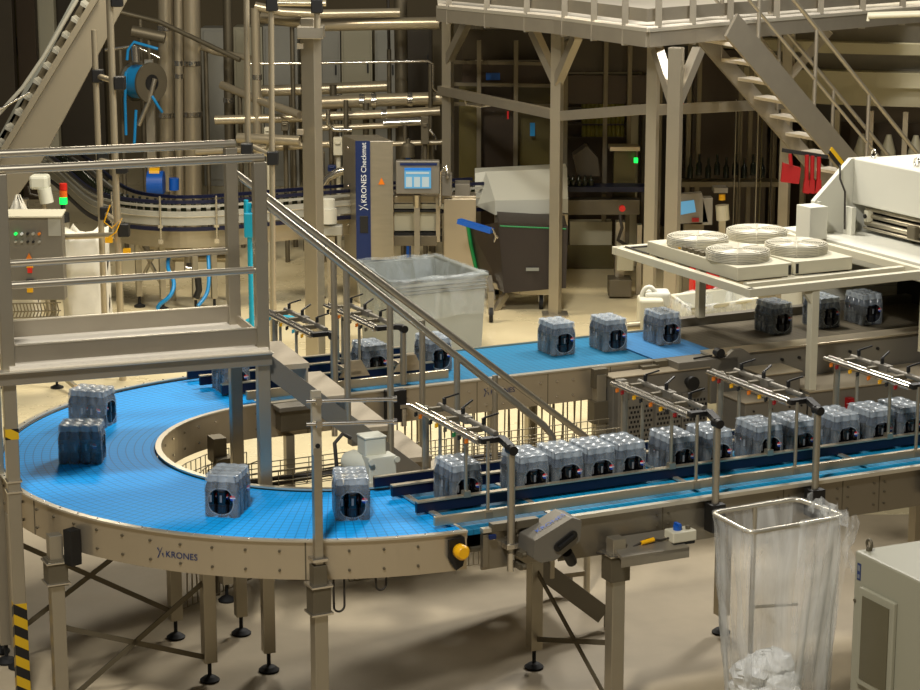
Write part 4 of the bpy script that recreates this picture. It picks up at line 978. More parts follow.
for i in range(1,len(SP)):
    seg=(SP[i]-SP[i-1]).length; s=0
    while acc+seg-s>=.105:
        s+=.105-acc; acc=0; p=SP[i-1].lerp(SP[i],s/seg)
        if not (330<prj(p)[0]<400):
            if bme2 is None:
                b=MB(); b.lathe((0,0,0),[(.028,0),(.03,.008),(.03,.07),(.025,.09),(.014,.11),(.013,.125),(.015,.127),(.015,.137)],10,0,lambda k:1 if k>=6 else 0)
                o=b.build('bottle',['gbot','black']); bme2=o.data
            else: o=bpy.data.objects.new('bottle',bme2); COL.objects.link(o)
            o.location=(p.x,p.y,ZL+.001); tag(o,'small dark bottle riding in the curved bottle conveyor behind','bottle','dark bottles on the bottle conveyor'); cnt+=1
    acc+=seg-s
# machine unit below the loop: pipes, valve, hoses
vu=thing('valve_unit','steel pipe and valve unit standing under the curved bottle conveyor','valve',base(200,23.0))
b=MB(); T(b,((150,247,22.8),(212,246,22.8),(226,250,22.9)),.03,10); b.build('pipe','pipe',vu)
b=MB(); T(b,((165,257,22.9),(235,258,22.9)),.05,12); b.build('pipe','pipe',vu)
b=MB(); T(b,((168,240,22.9),(172,262,22.9)),.05,12); T(b,((190,252,22.7),(190,270,22.7)),.065,12); b.build('valve_body','steel',vu)
b=MB(); T(b,((186,268,22.5),(196,270,22.5)),.06,12); b.build('gauge','chrome',vu)
b=MB(); T(b,((198,278,21.9),(199,290,21.9),(196,298,21.9)),.035,8); b.build('spray_gun','black',vu)
for x in (172,228): k=at(x,262,22.95); b=MB(); b.box((k.x,22.95,k.z/2),(.06,.06,k.z)); b.build('leg','post',vu)
def hose(label,pts,r=.022,m='hose'):
    b=MB(); b.tube(smooth([at(*p) for p in pts],4),r,8); tag(b.build('hose',m),label,'hose')
hose('blue hose looping down from the valve unit, left of the black spray gun',((169,256,22.6),(168,268,22.3),(174,283,22.1),(170,296,22),(158,307,22),(163,318,22.0),(180,326,22.0),(210,325,22.0)))
hose('darker blue hose hanging right of the black spray gun',((208,250,22.4),(209,275,22.2),(207,293,22.1),(198,306,22)),.02)
hose('pale blue hose running along the floor in front of the broad steel column',((226,323,21.6),(240,324,21.6),(262,316,21.6),(296,318,21.6)),.022,'turq')
tq_=thing('squeegee','turquoise floor squeegee hanging on the guard behind the platform','cleaning tool',base(250,18.2))
b=MB(); b.tube([at(249,203,18.2),at(250,250,18.2),V((at(252,325,18.2).x,18.2,.0))],.022,8); b.build('pole','turq',tq_)
b=MB(); pbox(244,213,257,238,18.15,.05,mb=b); b.build('head','turq',tq_,.012)
for x in (246,255): b=MB(); T(b,((x,200,18.18),(x,216,18.18)),.02,8); b.build('prong','turq',tq_)
b=MB(); T(b,((258,236,18.3),(257,320,18.3)),.016,8); b.build('pole','turq',tq_)
# blue pump in the loop
bp=thing('pump','blue pump with yellow coupling behind the bottle conveyor loop','pump',base(155,25.6,196))
b=MB(); T(b,((148,184,25.6),(164,184,25.6)),.16,14); b.build('pump_body','blue',bp)
b=MB(); T(b,((150,174,25.6),(160,174,25.6)),.08,12); b.build('coupling','yellow',bp)
b=MB(); T(b,((174,190,25.6),(174,178,25.6)),.06,12); b.build('blue_valve','blue',bp)
k=at(156,193,25.6); b=MB(); b.box((k.x,25.6,k.z/2),(.3,.25,k.z)); b.build('pedestal','dsteel',bp)
# ---------------------------------------------------------------- inspection cabinet and screen
im=thing('inspection_cabinet','tall stainless inspection cabinet with navy stripe and white lettering','inspection machine',base(368,22.9))
YI=22.75
pa=at(357,141,YI); pc_=at(393,141,YI); k=at(357,262,YI)
b=MB(); b.add([V((pa.x,YI,0)),V((pc_.x,YI,0)),V((pc_.x,YI,pc_.z)),V((pa.x,YI,pa.z)),V((pa.x-.18,YI+.55,0)),V((pc_.x-.18,YI+.55,0)),V((pc_.x-.18,YI+.55,pc_.z)),V((pa.x-.18,YI+.55,pa.z))],[(0,1,2,3),(5,4,7,6),(3,2,6,7),(1,5,6,2),(4,0,3,7),(0,4,5,1)])
b.build('housing','steel',im,.006)
b=MB(); pbox(356.5,141,370,262,YI-.012,.012,mb=b); sp_=b.build('navy_stripe','nblue',im)
vs1,fs1=text_geo('KRONES',.08); w1=max(v.x for v in vs1); vs2,fs2=text_geo(' Checkmat',.078)
b=MB(); o0=at(366.5,203,YI-.016)
def vert(vs,fs,offx): b.add([V((o0.x-v.y,YI-.016,o0.z+v.x+offx)) for v in vs],fs)
vert(*logo_geo(.065),-.075); vert(vs1,fs1,0); vert(vs2,fs2,w1*1.0); b.build('lettering','whiteink',im)
b=MB(); pbox(360,216,368,233,YI-.02,.01,mb=b); b.build('handle_recess','black',im,.004)
b=MB(); b.prism([at(x,y,YI-.004) for x,y in ((381.5,177.5),(384.8,184.5),(378.2,184.5))],(0,-.006,0)); b.build('warning_sign','orange',im)
for y in (148,186,225): p=at(350,y,YI+.25); b=MB(); b.sphere(p+V((-.02,0,0)),.012,6); b.build('bolt','chrome',im)
hm=thing('operator_screen','operator screen with glowing blue display beside the inspection cabinet','screen',base(417,22.7,196))
b=MB(); pbox(396,161,439.5,194,22.7,.12,mb=b); b.build('housing','gsteel',hm,.008)
b=MB(); pbox(400,163,437,165.5,22.69,.02,mb=b); b.build('name_bar','nblue',hm)
b=MB(); pbox(404.5,168,431,188.5,22.685,.02,mb=b); d_=b.build('display','screen',hm)
b=MB(); pbox(404.5,168,431,170.5,22.68,.01,mb=b); b.build('display_bar','scr3',d_)
for r_ in ((406,177,412,187),(414,177,420,187),(422,177,429,187),(406,172,429,174)): b=MB(); pbox(*r_,22.68,.01,mb=b); b.build('display_field','scr2',d_)
b=MB(); T(b,((417,194,22.75),(417,206,22.8)),.04,10); b.build('mounting_arm','steel',hm)
k=at(417,206,22.8); b=MB(); b.box((k.x,22.8,k.z/2),(.06,.06,k.z)); b.build('support_post','post',hm)
# line casing right of the cabinet
lc=thing('filler_line_casing','pale steel casing panels of the bottle line between screen and white hood','machine casing',base(434,23))
for r_,m,d in (((394,196,476,203),'panel',.0),((394,204,476,209),'cream',.02),((394,212,437,231),'cream',.0),((394,236,437,246),'dsteel',.1),((444,199,476,330),'panel',.05),((438,176,452,196),'gsteel',.1),((455,184,470,196),'gsteel',.0)):
    b=MB(); pbox(*r_,22.95-d,.3,mb=b,toe=(r_[3]>300)); b.build('casing_panel',m,lc,.004)
for y in (210,233,240): b=MB(); pbox(394,y,442,y+2,22.9,.3,mb=b); b.build('slot','black',lc)
b=MB(); T(b,((440,206,22.8),(440,172,22.8),(446,166,22.8),(448,178,22.8)),.022,8); b.build('grab_handle','chrome',lc)
b=MB(); pbox(436,196,440,242,22.85,.05,mb=b); b.build('post','panel',lc)
# white motor by the line
m2=thing('conveyor_motor','round white motor between the broad column and inspection cabinet','motor',base(329,22.6,237))
b=MB(); T(b,((328,199,22.6),(328,208,22.6)),.075,14); T(b,((328,208,22.6),(328,223,22.6)),.095,16); b.build('motor_body','white',m2)
b=MB(); pbox(321,226,342,236,22.55,.15,mb=b); b.build('gearbox','lgrey',m2,.01)
k=at(331,236,22.62); b=MB(); b.box((k.x,22.62,k.z/2),(.08,.08,k.z)); b.build('support_post','post',m2)
# ---------------------------------------------------------------- white hood and tub dumper
wh=thing('feed_hood','white sheet metal hood over a stainless chute behind the mezzanine post','hood',base(520,23.4))
YH=23.2; A_=at(475,172,YH+.35); 
side=[at(475,173,YH+.1),at(485,173,YH+.3),at(495,200,YH),at(495,215,YH),at(475,206,YH+.3)]
def hood(): 
    a=[at(486,171.5,YH+.5),at(567,168.5,YH+.5),at(568,199,YH),at(495,200.5,YH),at(495,215,YH),at(568,213,YH),at(475,173,YH+.55),at(475,205,YH+.4)]
    ex=V((0,.5,0))
    vs=a+[a[1]+V((0,.4,0)),a[5]+V((0,.9,0)),a[6]+V((0,.4,0)),a[7]+V((0,.4,0))]
    return vs,[(0,3,2,1),(3,4,5,2),(6,7,4,3,0),(1,2,5,9,8),(0,1,8,10,6),(6,10,11,7)]
M['hood']=mat('hood_paint',(186,186,174),.4,.1)
b=MB(); b.add(*hood()); b.build('hood_shell','hood',wh)
b=MB(); pbox(495,214,568,229,YH+.08,.5,mb=b); b.build('chute','steel',wh,.004)
for x in (500,562): k=at(x,229,YH+.5); b=MB(); b.box((k.x,YH+.5,k.z/2),(.07,.07,k.z)); b.build('support_leg','post',wh)
tb=thing('tipping_tub','dark brown plastic tub on a wheeled tipping frame under the white hood','tub',base(520,22.6))
YT=22.28
b=MB(); pr2(((498,222),(568,226),(566,288),(504,293)),YT,.7,mb=b); b.build('tub_body','tub',tb,.02)
b=MB(); b.add([at(470,228,YT+.6),at(498,222,YT-.01),at(504,293,YT-.01),at(478,274,YT+.6)],[(0,1,2,3)]); b.add([at(470,228,YT+.62),at(498,222,YT+.02),at(504,293,YT+.02),at(478,274,YT+.62)],[(3,2,1,0)]); b.build('tub_side','tub',tb)
b=MB(); b.tube([at(468,226,YT+.6),at(471,245,YT+.6),at(477,272,YT+.6)],.022,8); b.build('rim_trim','green',tb)
b=MB(); b.tube([at(500,226,YT),at(545,228,YT),at(566,229,YT)],.009,8); b.build('rim_trim','green',tb)
b=MB(); b.beam(at(459,221,YT-.1),at(492,231,YT-.3),.08,.05); b.build('tipping_bar','blue',tb)
b=MB(); T(b,((492,228,YT-.3),(496,236,YT-.3),(494,242,YT-.3)),.012,6); T(b,((496,236,YT-.3),(498,238,YT-.3)),.012,6); b.build('hook','chrome',tb)
for a_,c_ in (((484,283),(520,291)),((506,294),(494,312)),((520,291),(560,292)),((488,276),(492,300))): b=MB(); b.beam(at(*a_,YT+.2),at(*c_,YT+.1),.06,.06); b.build('frame_bar','steel',tb)
b=MB(); pbox(526,268,539,271,YT-.03,.02,mb=b); b.build('faded_print','mgrey',tb)
for x,y,Y in ((491,313,YT+.1),(541,300,YT+.35),(497,285,YT+.5)):
    p=fl(x,y+9,0); b=MB(); b.tube([V((p.x-.02,p.y,.08)),V((p.x+.02,p.y,.08))],.08,16); b.build('wheel','rubber',tb)
    b=MB(); b.beam(V((p.x,p.y,.08)),V((p.x,p.y+.02,.32)),.06,.05); b.build('wheel_fork','steel',tb)
# ---------------------------------------------------------------- mezzanine
mz=thing('mezzanine','raised steel mezzanine deck on square columns at the upper right','mezzanine',(1,22.1,0))
ZZ=3.16
ed=[fl(438,4,ZZ),fl(556,15,ZZ),fl(648,27,ZZ),fl(716,21,ZZ),fl(930,4,ZZ)]
poly=ed+[V((ed[-1].x+.5,29,ZZ)),V((ed[0].x-.1,29,ZZ))]
b=MB(); b.prism(poly,(0,0,-.03)); b.build('deck','tread',mz)
for p,k in zip(ed[:-1],ed[1:]):
    b=MB(); b.beam(p+V((0,0,-.1)),k+V((0,0,-.1)),.05,.17); b.beam(p+V((0,-.03,-.03)),k+V((0,-.03,-.03)),.03,.03,1); b.build('edge_beam',['galv','lip'],mz)
    b=MB(); b.beam(p+V((0,.08,.1)),k+V((0,.08,.1)),.01,.12); b.build('toe_board','galv',mz)
    n=max(2,int((k-p).length/.75)+1)
    for i in range(n):
        c=p.lerp(k,(i+.3)/n); b=MB(); b.box((c.x,c.y+.02,ZZ+.4),(.06,.05,1.2)); b.build('railing_post','galv',mz)
    for z in (.55,1.05):
        b=MB(); b.tube([p+V((0,.02,z)),k+V((0,.02,z))],.022,8); b.build('guard_rail','galv',mz)
def mcol(x,Y,w=.135,top=None):
    k=at(x,200,Y); b=MB(); b.box((k.x,Y,ZZ/2-.09),(w*.82,w*.72,ZZ-.18),-.42); o=b.build('column','post',mz,.004)
    b=MB(); b.box((k.x,Y,.01),(w*2,w*2,.02)); b.build('base_plate','post',o); return k.x
x1=mcol(556,22.14); x0=mcol(448,24.6); x2=mcol(651,20.6,.13); x3=mcol(673,19.9,.15); x4=mcol(784,22.6,.13); mcol(480,27.5); mcol(700,27)
def knee(x,Y,dx,dy): b=MB(); b.beam((x+dx,Y+dy,ZZ-.22),(x,Y,ZZ-.72+.0),.09,.09); b.build('knee_brace','galv',mz)
u=(ed[0]-ed[1]).normalized()*.42; knee(x1,22.14,u.x,u.y); u=(ed[2]-ed[1]).normalized()*.42; knee(x1,22.14,u.x,u.y)
u=(ed[1]-ed[2]).normalized()*.35; knee(x3,19.9,u.x,u.y); u=(ed[3]-ed[2]).normalized()*.35; knee(x3,19.9,u.x,u.y); knee(x4,22.6,-.4,.1); knee(x4,22.6,.4,-.1); u=(ed[1]-ed[0]).normalized()*.42; knee(x0,24.6,u.x,u.y)
for a_,c_ in (((440,90,24.6),(553,114,22.14)),((560,116,22.14),(650,109,20.6)),((653,110,20.6),(784,104,22.6))): b=MB(); b.beam(at(*a_),at(*c_),.07,.1); b.build('tie_beam','galv',mz,.004)
b=MB(); T(b,((464,95,24),(466,105,24),(480,107,24),(500,104,24)),.01,6); b.build('air_line','chrome',mz); 
b=MB(); T(b,((508,111,23),(508,119,23)),.012,6); b.build('valve_handle','red',mz)
b=MB(); pbox(678,98,684,104,20.4,.08,mb=b); b.build('warning_lamp','lampr',mz)
b=MB(); T(b,((868,21,21.8),(868,14,21.8),(930,12,21.8)),.02,6); T(b,((868,16,21.8),(930,14,21.8)),.03,6); b.build('conduit','white2',mz)
# stair down from the mezzanine
ms=thing('stair','steel stair with bright treads coming down from the mezzanine at the right','stair',(fl(704,39,2.95).x,fl(704,39,2.95).y,0))
l0,l8=fl(704,39,2.95),fl(704+126,39+146,2.95-1.6); r0,r8=fl(741,45,2.95),fl(741+124,45+146,2.95-1.6)
K=13
def sk(a,c,k): return a+(c-a)*(k/8)
run_=(l8-l0)/8; run_=V((run_.x,run_.y,0)); 
for k in range(K+1):
    a_=sk(l0,l8,k); c_=sk(r0,r8,k); e_=run_.normalized()*.2; b=MB(); b.prism([a_,c_,c_+e_,a_+e_],(0,0,-.03)); b.build('tread','tread',ms)
for (p,k,h) in ((l0,l8,.16),(r0,r8,.26)):
    a_=sk(p,k,-.7); c_=sk(p,k,14.4); dz=V((0,0,0)) if h<.2 else V((0,0,.06))+(r0-l0).normalized()*.035; b=MB(); b.beam(a_+dz,c_+dz,.03,h); b.build('stringer','galv',ms)
    for z,r_ in ((1.0,.022),(.5,.016)):
        b=MB(); b.tube([a_+V((0,0,z)),c_+V((0,0,z))],r_,8); b.build('handrail','galv',ms)
    for i in (1,4.5,8,12): q_=sk(p,k,i); b=MB(); b.cyl(q_,.02,1.0,8); b.build('baluster','galv',ms)
ns=run_.normalized().cross(V((0,0,1))); ns=ns if ns.y<0 else -ns; o_=V((0,0,.06-.1))+(r0-l0).normalized()*.035+ns*.02; a_=sk(r0,r8,5.4)+o_; c_=sk(r0,r8,8.2)+o_; b=MB(); b.beam(a_,c_,.008,.09); b.build('hazard_tape','haz',ms)
# red cleaning tools hanging under the stair
tr=thing('tool_rail','dark hanging rail for cleaning tools fixed below the stair treads','tool rail',base(805,20,153))
b=MB(); b.beam(at(782,150,20),at(828,157,20),.03,.035); b.build('rail','black',tr)
dp=thing('dustpan','red plastic dustpan hanging from the tool rail under the stair','dustpan',base(792,19.95,185))
b=MB(); pr2(((783,163),(801,168),(799,184),(781,182)),19.95,.05,mb=b); b.build('pan','red',dp,.015)
b=MB(); T(b,((790,154,19.95),(791,166,19.95)),.018,8); b.build('handle','red',dp)
for i,(x,l) in enumerate(((807,'left red hand brush hanging next to the dustpan'),(812.5,'middle red hand brush on the tool rail'),(819,'right red hand brush on the tool rail, nearest the white hood'))):
    hb=thing('hand_brush',l,'brush',base(x,19.95,195),0,'red hand brushes on the tool rail')
    b=MB(); T(b,((x,155+i,19.95),(x-.5,180,19.95)),.02,8); b.build('handle','red',hb)
    b=MB(); pr2(((x-2,180),(x+2.5,180),(x+2,194),(x-4,193)),19.93,.06,mb=b); b.build('brush_head','red',hb,.01)
# ---------------------------------------------------------------- crates between tunnel and mezzanine
rcx=thing('red_crate','tall red perforated plastic crate standing behind the white frame','crate',base(706,18.6))
b=MB(); pbox(693,262,720,300,18.6,.35,mb=b,toe=True); b.build('crate_body','redhi',rcx,.008)
b=MB()
for i in range(5):
    for j in range(6): pbox(696+5*i,279+4.5*j,698+5*i,281+4.5*j,18.595,.01,mb=b)
b.build('perforation','red',rcx)
wc=thing('lined_crate','low white crate lined with clear film behind the mesh conveyor','crate',base(710,17.9))
zt2=.98; q2=[fl(672,296,zt2),fl(735,288,zt2),fl(757,299,zt2),fl(692,310,zt2)]
c2_=sum(q2,V((0,0,0)))/4
b=MB(); lo2=[V((p.x,p.y,.5)) for p in q2]; in2=[c2_+(p-c2_)*.93 for p in q2]; il2=[V((p.x,p.y,.6)) for p in in2]
b.add(lo2+q2+in2+il2,[(0,1,5,4),(1,2,6,5),(2,3,7,6),(3,0,4,7),(4,5,9,8),(5,6,10,9),(6,7,11,10),(7,4,8,11),(8,9,13,12),(9,10,14,13),(10,11,15,14),(11,8,12,15),(12,13,14,15),(3,2,1,0)]); b.build('crate_body','white',wc)
b=MB(); b.tube(q2,.018,8,0,True); b.build('rim','white2',wc)
rows=[]
for k,(f,z,w) in enumerate(((.9,.7,.02),(.95,.95,.012),(1.02,1.0,.012),(1.05,.94,.015),(1.05,.82,.02))):
    r=[]
    for i in range(41):
        x=i/10; e=int(x)%4; p=q2[e].lerp(q2[(e+1)%4],x-int(x)); r.append(V((c2_.x+(p.x-c2_.x)*f+w*math.sin(i*2.1+k),c2_.y+(p.y-c2_.y)*f+w*math.cos(i*1.7),z+w*math.sin(i*1.3+k*2))))
    rows.append(r)
b=MB(); b.sheet(rows); b.build('liner','bag',wc)
b=MB(); b.span((c2_.x-.3,c2_.y-.2,0),(c2_.x+.3,c2_.y+.2,.5)); b.build('base_block','white',wc)
bu=thing('white_container','white plastic container with loop handle at the end of the back conveyor','container',base(655,17.9))
b=MB(); pbox(639,300,664,322,17.6,.25,mb=b,toe=True); b.build('container_body','white2',bu,.02)
b=MB(); pbox(645,293,671,308,17.7,.22,mb=b); b.build('lid','white',bu,.02)
b=MB(); T(b,[(649+7*math.cos(t),297-10*math.sin(t),17.75) for t in [PI*i/8 for i in range(9)]],.02,8); b.build('loop_handle','white',bu)
b=MB(); T(b,((627,326,17.2),(640,325,17.2)),.035,8); o=b.build('rag','wire'); tag(o,'small grey cloth lying beside the white container','rag')
# ---------------------------------------------------------------- vertical and horizontal pipes
def pipe(label,pts,r,m='pipe',fl_=()):
    g=thing('pipe',label,'pipe',at(*pts[0]) if len(pts)<1 else V((at(*pts[0]).x,at(*pts[0]).y,0)))
    b=MB(); b.tube(smooth([at(*p) for p in pts],1) if len(pts)<3 else [at(*p) for p in pts],r,14); b.build('pipe_run',m,g)
    if abs(pts[0][0]-pts[-1][0])<6 and pts[-1][1]>90:
        k=at(*pts[-1]); b=MB(); b.cyl((k.x,k.y,0),r,k.z,14); b.build('pipe_foot',m,g)
    a_=[at(*p) for p in pts]; lo_=min(p.z for p in a_)
    if lo_>.6:
        k=a_[len(a_)//2]*.5+a_[len(a_)//2-1]*.5; b=MB(); b.cyl((k.x,k.y,0),.028,k.z-r*.9,8); b.build('pipe_support','dsteel',g)
    for p in fl_: c=at(*p[:3]); d=V(p[3]); b=MB(); b.tube([c-d*.03,c+d*.03],r*1.12,14); b.build('pipe_clamp','chrome',g)
    return g
Zv=(0,0,1); Xv=(1,0,0)
pipe('thick vertical pipe, left one of the pair of big risers at the upper left',((165,-30,27),(168,235,27)),.095,'pipe',((165.5,28,27,Zv),(166.5,115,27,Zv)))
pipe('slim vertical pipe between the two big risers at the upper left',((178,-30,26.8),(180,235,26.8)),.05,'pipe',((178.5,63,26.8,Zv),(179,76,26.8,Zv)))
pipe('thickest vertical riser pipe, right one of the pair at the upper left',((191,-30,27),(193.5,235,27)),.11,'pipe',((191.5,63,27,Zv),(192.5,114,27,Zv)))
pipe('dull vertical pipe left of the tube frame, behind the platform railing',((227,-30,27.5),(230,200,27.5)),.06,'dsteel',((228.5,100,27.5,Zv),))
pipe('vertical pipe with elbow right behind the thin chrome tubes',((255,8,26),(256.5,80,26),(258,160,26)),.055,'pipe',((257,77,26,Zv),))
pipe('upper of two fat horizontal pipes right of the broad column',((255,6,26),(282,12,26),(322,14,26),(400,12.5,26)),.055,'pipe')
pipe('bright lower fat horizontal pipe right of the broad column',((262,17,26.4),(322,25,26.2),(440,23,26.0)),.075,'pipe')
pipe('thin conduit crossing behind the broad column and bending down',((245,64,26),(322,63,26),(428,61,26),(433,64,26),(433,88,26),(437,92,26),(450,93,26)),.016,'chrome')
pipe('horizontal pipe at mid height behind the broad column, short upper run',((262,91,27),(320,89,27),(388,86,27)),.07,'pipe')
pipe('long horizontal pipe with clamps between column and mezzanine post',((318,103,26.4),(380,100,26.3),(452,98,26.1)),.08,'pipe',((337,102,26.4,Xv),(362,101,26.3,Xv),(374,100.5,26.3,Xv),(410,99.5,26.2,Xv)))
pipe('shiny horizontal pipe above the inspection cabinet',((215,120,26),(290,118,26),(383,114,26),(440,111,26)),.055,'pipe',((384,114,26,Xv),))
pipe('short bright pipe with flange above the operator screen',((385,123,25.6),(425,121,25.6)),.05,'chrome',((386,123,25.6,Xv),))
pipe('sloping pipe leading down towards the broad column from the left',((222,85,26.5),(258,100,26),(300,115,25.5)),.05,'pipe')
pipe('thin sloping pipe pair crossing the risers at the upper left',((120,12,26.5),(160,22,26.5),(240,60,26)),.03,'dsteel')
pipe('fat stub pipe above the hose reel',((132,31,26),(165,38,26)),.07,'dsteel')
pipe('lower process pipe running left of the inspection cabinet',((196,152,25.5),(270,148,25.4),(330,144,25.3)),.04,'pipe')
pipe('flexible silver pipe bend left of the inspection cabinet',((322,188,25),(328,178,25),(338,172,25),(348,170,25)),.05,'chrome')
pipe('thin process pipe behind the railing tubes at the left',((105,50,26),(135,46,26),(160,58,26)),.02,'chrome')
pipe('vertical drop pipe under the long horizontal pipe',((366,103,26.2),(366,150,26.2)),.04,'dsteel')
pipe('vertical cable conduit by the mezzanine post',((388,0,26.8),(390,95,26.8)),.02,'cable')
pipe('thick vertical pipe left of the mezzanine post',((400,-20,26.9),(402,110,26.9)),.085,'dsteel')
pipe('looping thin pipe right of the operator screen, near the mezzanine post',((436,150,25.9),(436,138,25.9),(430,130,25.9),(424,134,25.9),(422,160,25.9)),.02,'chrome')
pipe('short vertical pipe rising from behind the inspection cabinet',((346,100,25.8),(346,160,25.8)),.03,'dsteel')
pipe('horizontal pipe just left of the broad column at the height of the railing',((238,138,25.2),(262,139,25.1),(300,141,25.0)),.06,'pipe')
pipe('lower horizontal pipe passing behind the inspection cabinet top',((318,128,25.9),(352,127,25.9),(398,125,25.9)),.035,'pipe')
pipe('small bent pipe above the white box left of the inspection cabinet',((328,110,25.6),(328,124,25.6),(334,130,25.6),(352,130,25.6)),.028,'chrome')
pipe('vertical pipe between broad column and inspection cabinet',((333,85,26.7),(335,200,26.7)),.045,'dsteel')
pipe('slim vertical pipe left of the mezzanine post, behind the operator screen',((428,95,26.6),(430,200,26.6)),.035,'pipe')
pipe('horizontal pipe low behind the operator screen',((390,144,25.4),(415,143,25.4),(446,142,25.4)),.03,'pipe')
pipe('sloping pipe behind the left tube guard frame',((196,45,27.2),(215,52,27.0),(250,58,26.8)),.04,'pipe')
# hose reel
hr=thing('hose_reel','wall hose reel wound with blue hose at the upper left','hose reel',base(141,25.6,110))
c=at(143,82,25.6)
ax=V((.75,-.66,0))
b=MB(); b.tube([c+ax*.13,c+ax*.16],.24,28); b.tube([c+ax*.16,c+ax*.165],.1,16,1); b.build('reel_disc',['dsteel','black'],hr)
b=MB(); b.tube([c-ax*.16,c-ax*.13],.24,28); b.build('reel_disc','dsteel',hr)
b=MB(); b.tube([c-ax*.13,c+ax*.13],.2,20); b.build('wound_hose','hose',hr)
b=MB(); b.tube([c+ax*.17+V((.03,0,.05)),c+ax*.2+V((-.06,0,-.2)),c+ax*.2+V((-.2,0,-.5))],.03,8); b.build('bracket_arm','steel',hr)
for pts in (((126,72,25.4),(125,100,25.4),(126,135,25.4)),((127,60,25.5),(128,50,25.5),(134,42,25.5),(158,49,25.5)),((136,110,25.4),(134,150,25.4)),((152,96,25.3),(158,106,25.3),(162,112,25.4))):
    b=MB(); T(b,pts,.018,8); b.build('hanging_hose','hose',hr)
b=MB(); T(b,((135,46,25.5),(136,62,25.5)),.05,10); b.build('valve','chrome',hr)
k=at(150,110,25.8); b=MB(); b.box((k.x,25.85,k.z/2+.3),(.1,.1,k.z+.6)); b.build('reel_post','post',hr)
# ---------------------------------------------------------------- rear cabinets and panels
def rear(label,x0,y0,x1,Y,m,dep=.5,door=True,name='switch_cabinet',cat='cabinet'):
    g=thing(name,label,cat,base((x0+x1)/2,Y)); b=MB(); pbox(x0,y0,x1,200,Y,dep,mb=b,toe=True); b.build('body',m,g,.01)
    if door:
        b=MB(); pbox(x0+2,y0+3,x1-2,180,Y-.02,.02,mb=b); d=b.build('door',m,g,.006)
        b=MB(); pbox(x1-5,y0+35,x1-3.5,y0+45,Y-.05,.03,mb=b); b.build('handle','black',d)
    return g
for x0,x1,y0,m,l in ((205,229,28,'lgrey','pale switch cabinet at the far left of the rear row'),(237,262,27,'cream','beige switch cabinet second in the rear row, behind the elbow pipe'),(266,297,26,'lgrey','pale switch cabinet left of the broad column'),(322,340,30,'lgrey','narrow pale switch cabinet right of the broad column'),(343,372,28,'cream','beige switch cabinet with door in the middle of the rear row'),(376,397,30,'lgrey','pale switch cabinet near the mezzanine post'),(404,432,20,'dark','dark switch cabinet right next to the mezzanine post')): rear(l,x0,y0,x1,31.5,m)
for x0,x1,y0,Y,m,l in ((-6,10,-30,30,'dark','dark brown wall column at the far left edge'),(11,22,-30,30.5,'olive','olive panel strip behind the elevator conveyor'),(24,33,-30,30.2,'brown','brown panel strip at the far upper left'),(35,52,-30,31,'cream','pale panel between brown strips at the upper left'),(54,100,-30,32,'dark','wide dark panel behind the elevator conveyor')): rear(l,x0,y0,x1,Y,m,.2,False,'wall_panel','panel')
b=MB(); pbox(8,36,16,57,30.4,.1,mb=b); tag(b.build('work_jacket','black',None,.03),'black jacket hanging on the olive wall panel','jacket')
# dark filler enclosure under the mezzanine
fe=thing('filler_enclosure','dark glazed filling machine enclosure under the mezzanine','machine',base(560,25.5))
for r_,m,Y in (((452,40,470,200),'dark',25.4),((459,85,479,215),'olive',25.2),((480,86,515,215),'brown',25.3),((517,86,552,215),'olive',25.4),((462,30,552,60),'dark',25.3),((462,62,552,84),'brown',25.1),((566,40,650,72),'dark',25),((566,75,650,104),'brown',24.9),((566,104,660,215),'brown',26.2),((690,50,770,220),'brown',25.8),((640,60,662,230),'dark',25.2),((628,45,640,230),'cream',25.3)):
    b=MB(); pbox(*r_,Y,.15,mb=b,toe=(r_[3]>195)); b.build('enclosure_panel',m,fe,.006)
for x in (479,516,553,566,606,630,661,690,700,742,752): b=MB(); k=at(x,40,24.9); b.box((k.x,24.85,k.z/2),(.05,.05,k.z)); b.build('enclosure_post','dsteel',fe)
for y in (62,84,104): b=MB(); b.beam(at(452,y,24.95),at(560,y+2,24.95),.03,.04); b.build('enclosure_rail','dsteel',fe)
b=MB(); b.prism([at(x,y,24.4) for x,y in ((573,156),(587,146),(598,158),(600,176),(578,176))],(0,.3,0)); b.build('inspection_flap','dark',fe,.01)
b=MB(); pbox(613,150,636,215,24.5,.2,mb=b); b.build('column_casing','olive',fe,.006); b=MB(); pbox(610,147,640,151,24.4,.3,mb=b); b.build('column_top','panel',fe)
b=MB(); pbox(486,73,500,80,25.08,.02,mb=b); b.build('blue_sign','blue',fe); b=MB(); pbox(530,123,535,136,25.2,.02,mb=b); b.build('cyan_glow_plate','hose',fe)  # the small plate's flat blue stands in for a faint cyan glow
b=MB(); pbox(634,158,638,163,24.3,.03,mb=b); b.build('status_lamp','lampg',fe)
b=MB(); pbox(563,200,640,215,24.2,.2,mb=b); b.build('lower_casing','dsteel',fe,.006); b=MB(); pbox(560,187,655,192,24.2,.3,mb=b); b.build('bottle_track','navy',fe)
b=MB(); pbox(615,222,625,300,23.2,.15,mb=b,toe=True); pbox(636,225,642,300,23.2,.1,mb=b,toe=True); b.build('lower_post','post',fe)
b=MB(); pbox(609,280,632,297,23,.3,mb=b); b.build('drip_tray','dsteel',fe,.006); b=MB(); pbox(617,246,634,271,22.8,.15,mb=b); b.build('junction_box','cream',fe,.01)
b=MB(); pbox(570,222,612,245,24.8,.2,mb=b); b.build('casing_panel','cream',fe); b=MB(); pbox(566,245,614,280,24.8,.2,mb=b,toe=True); b.build('casing_panel','olive',fe)
p=at(622,208,22.8); b=MB(); b.tube([p,p+V((0,-.05,0))],.035,10); b.build('stop_button','redhi',fe)
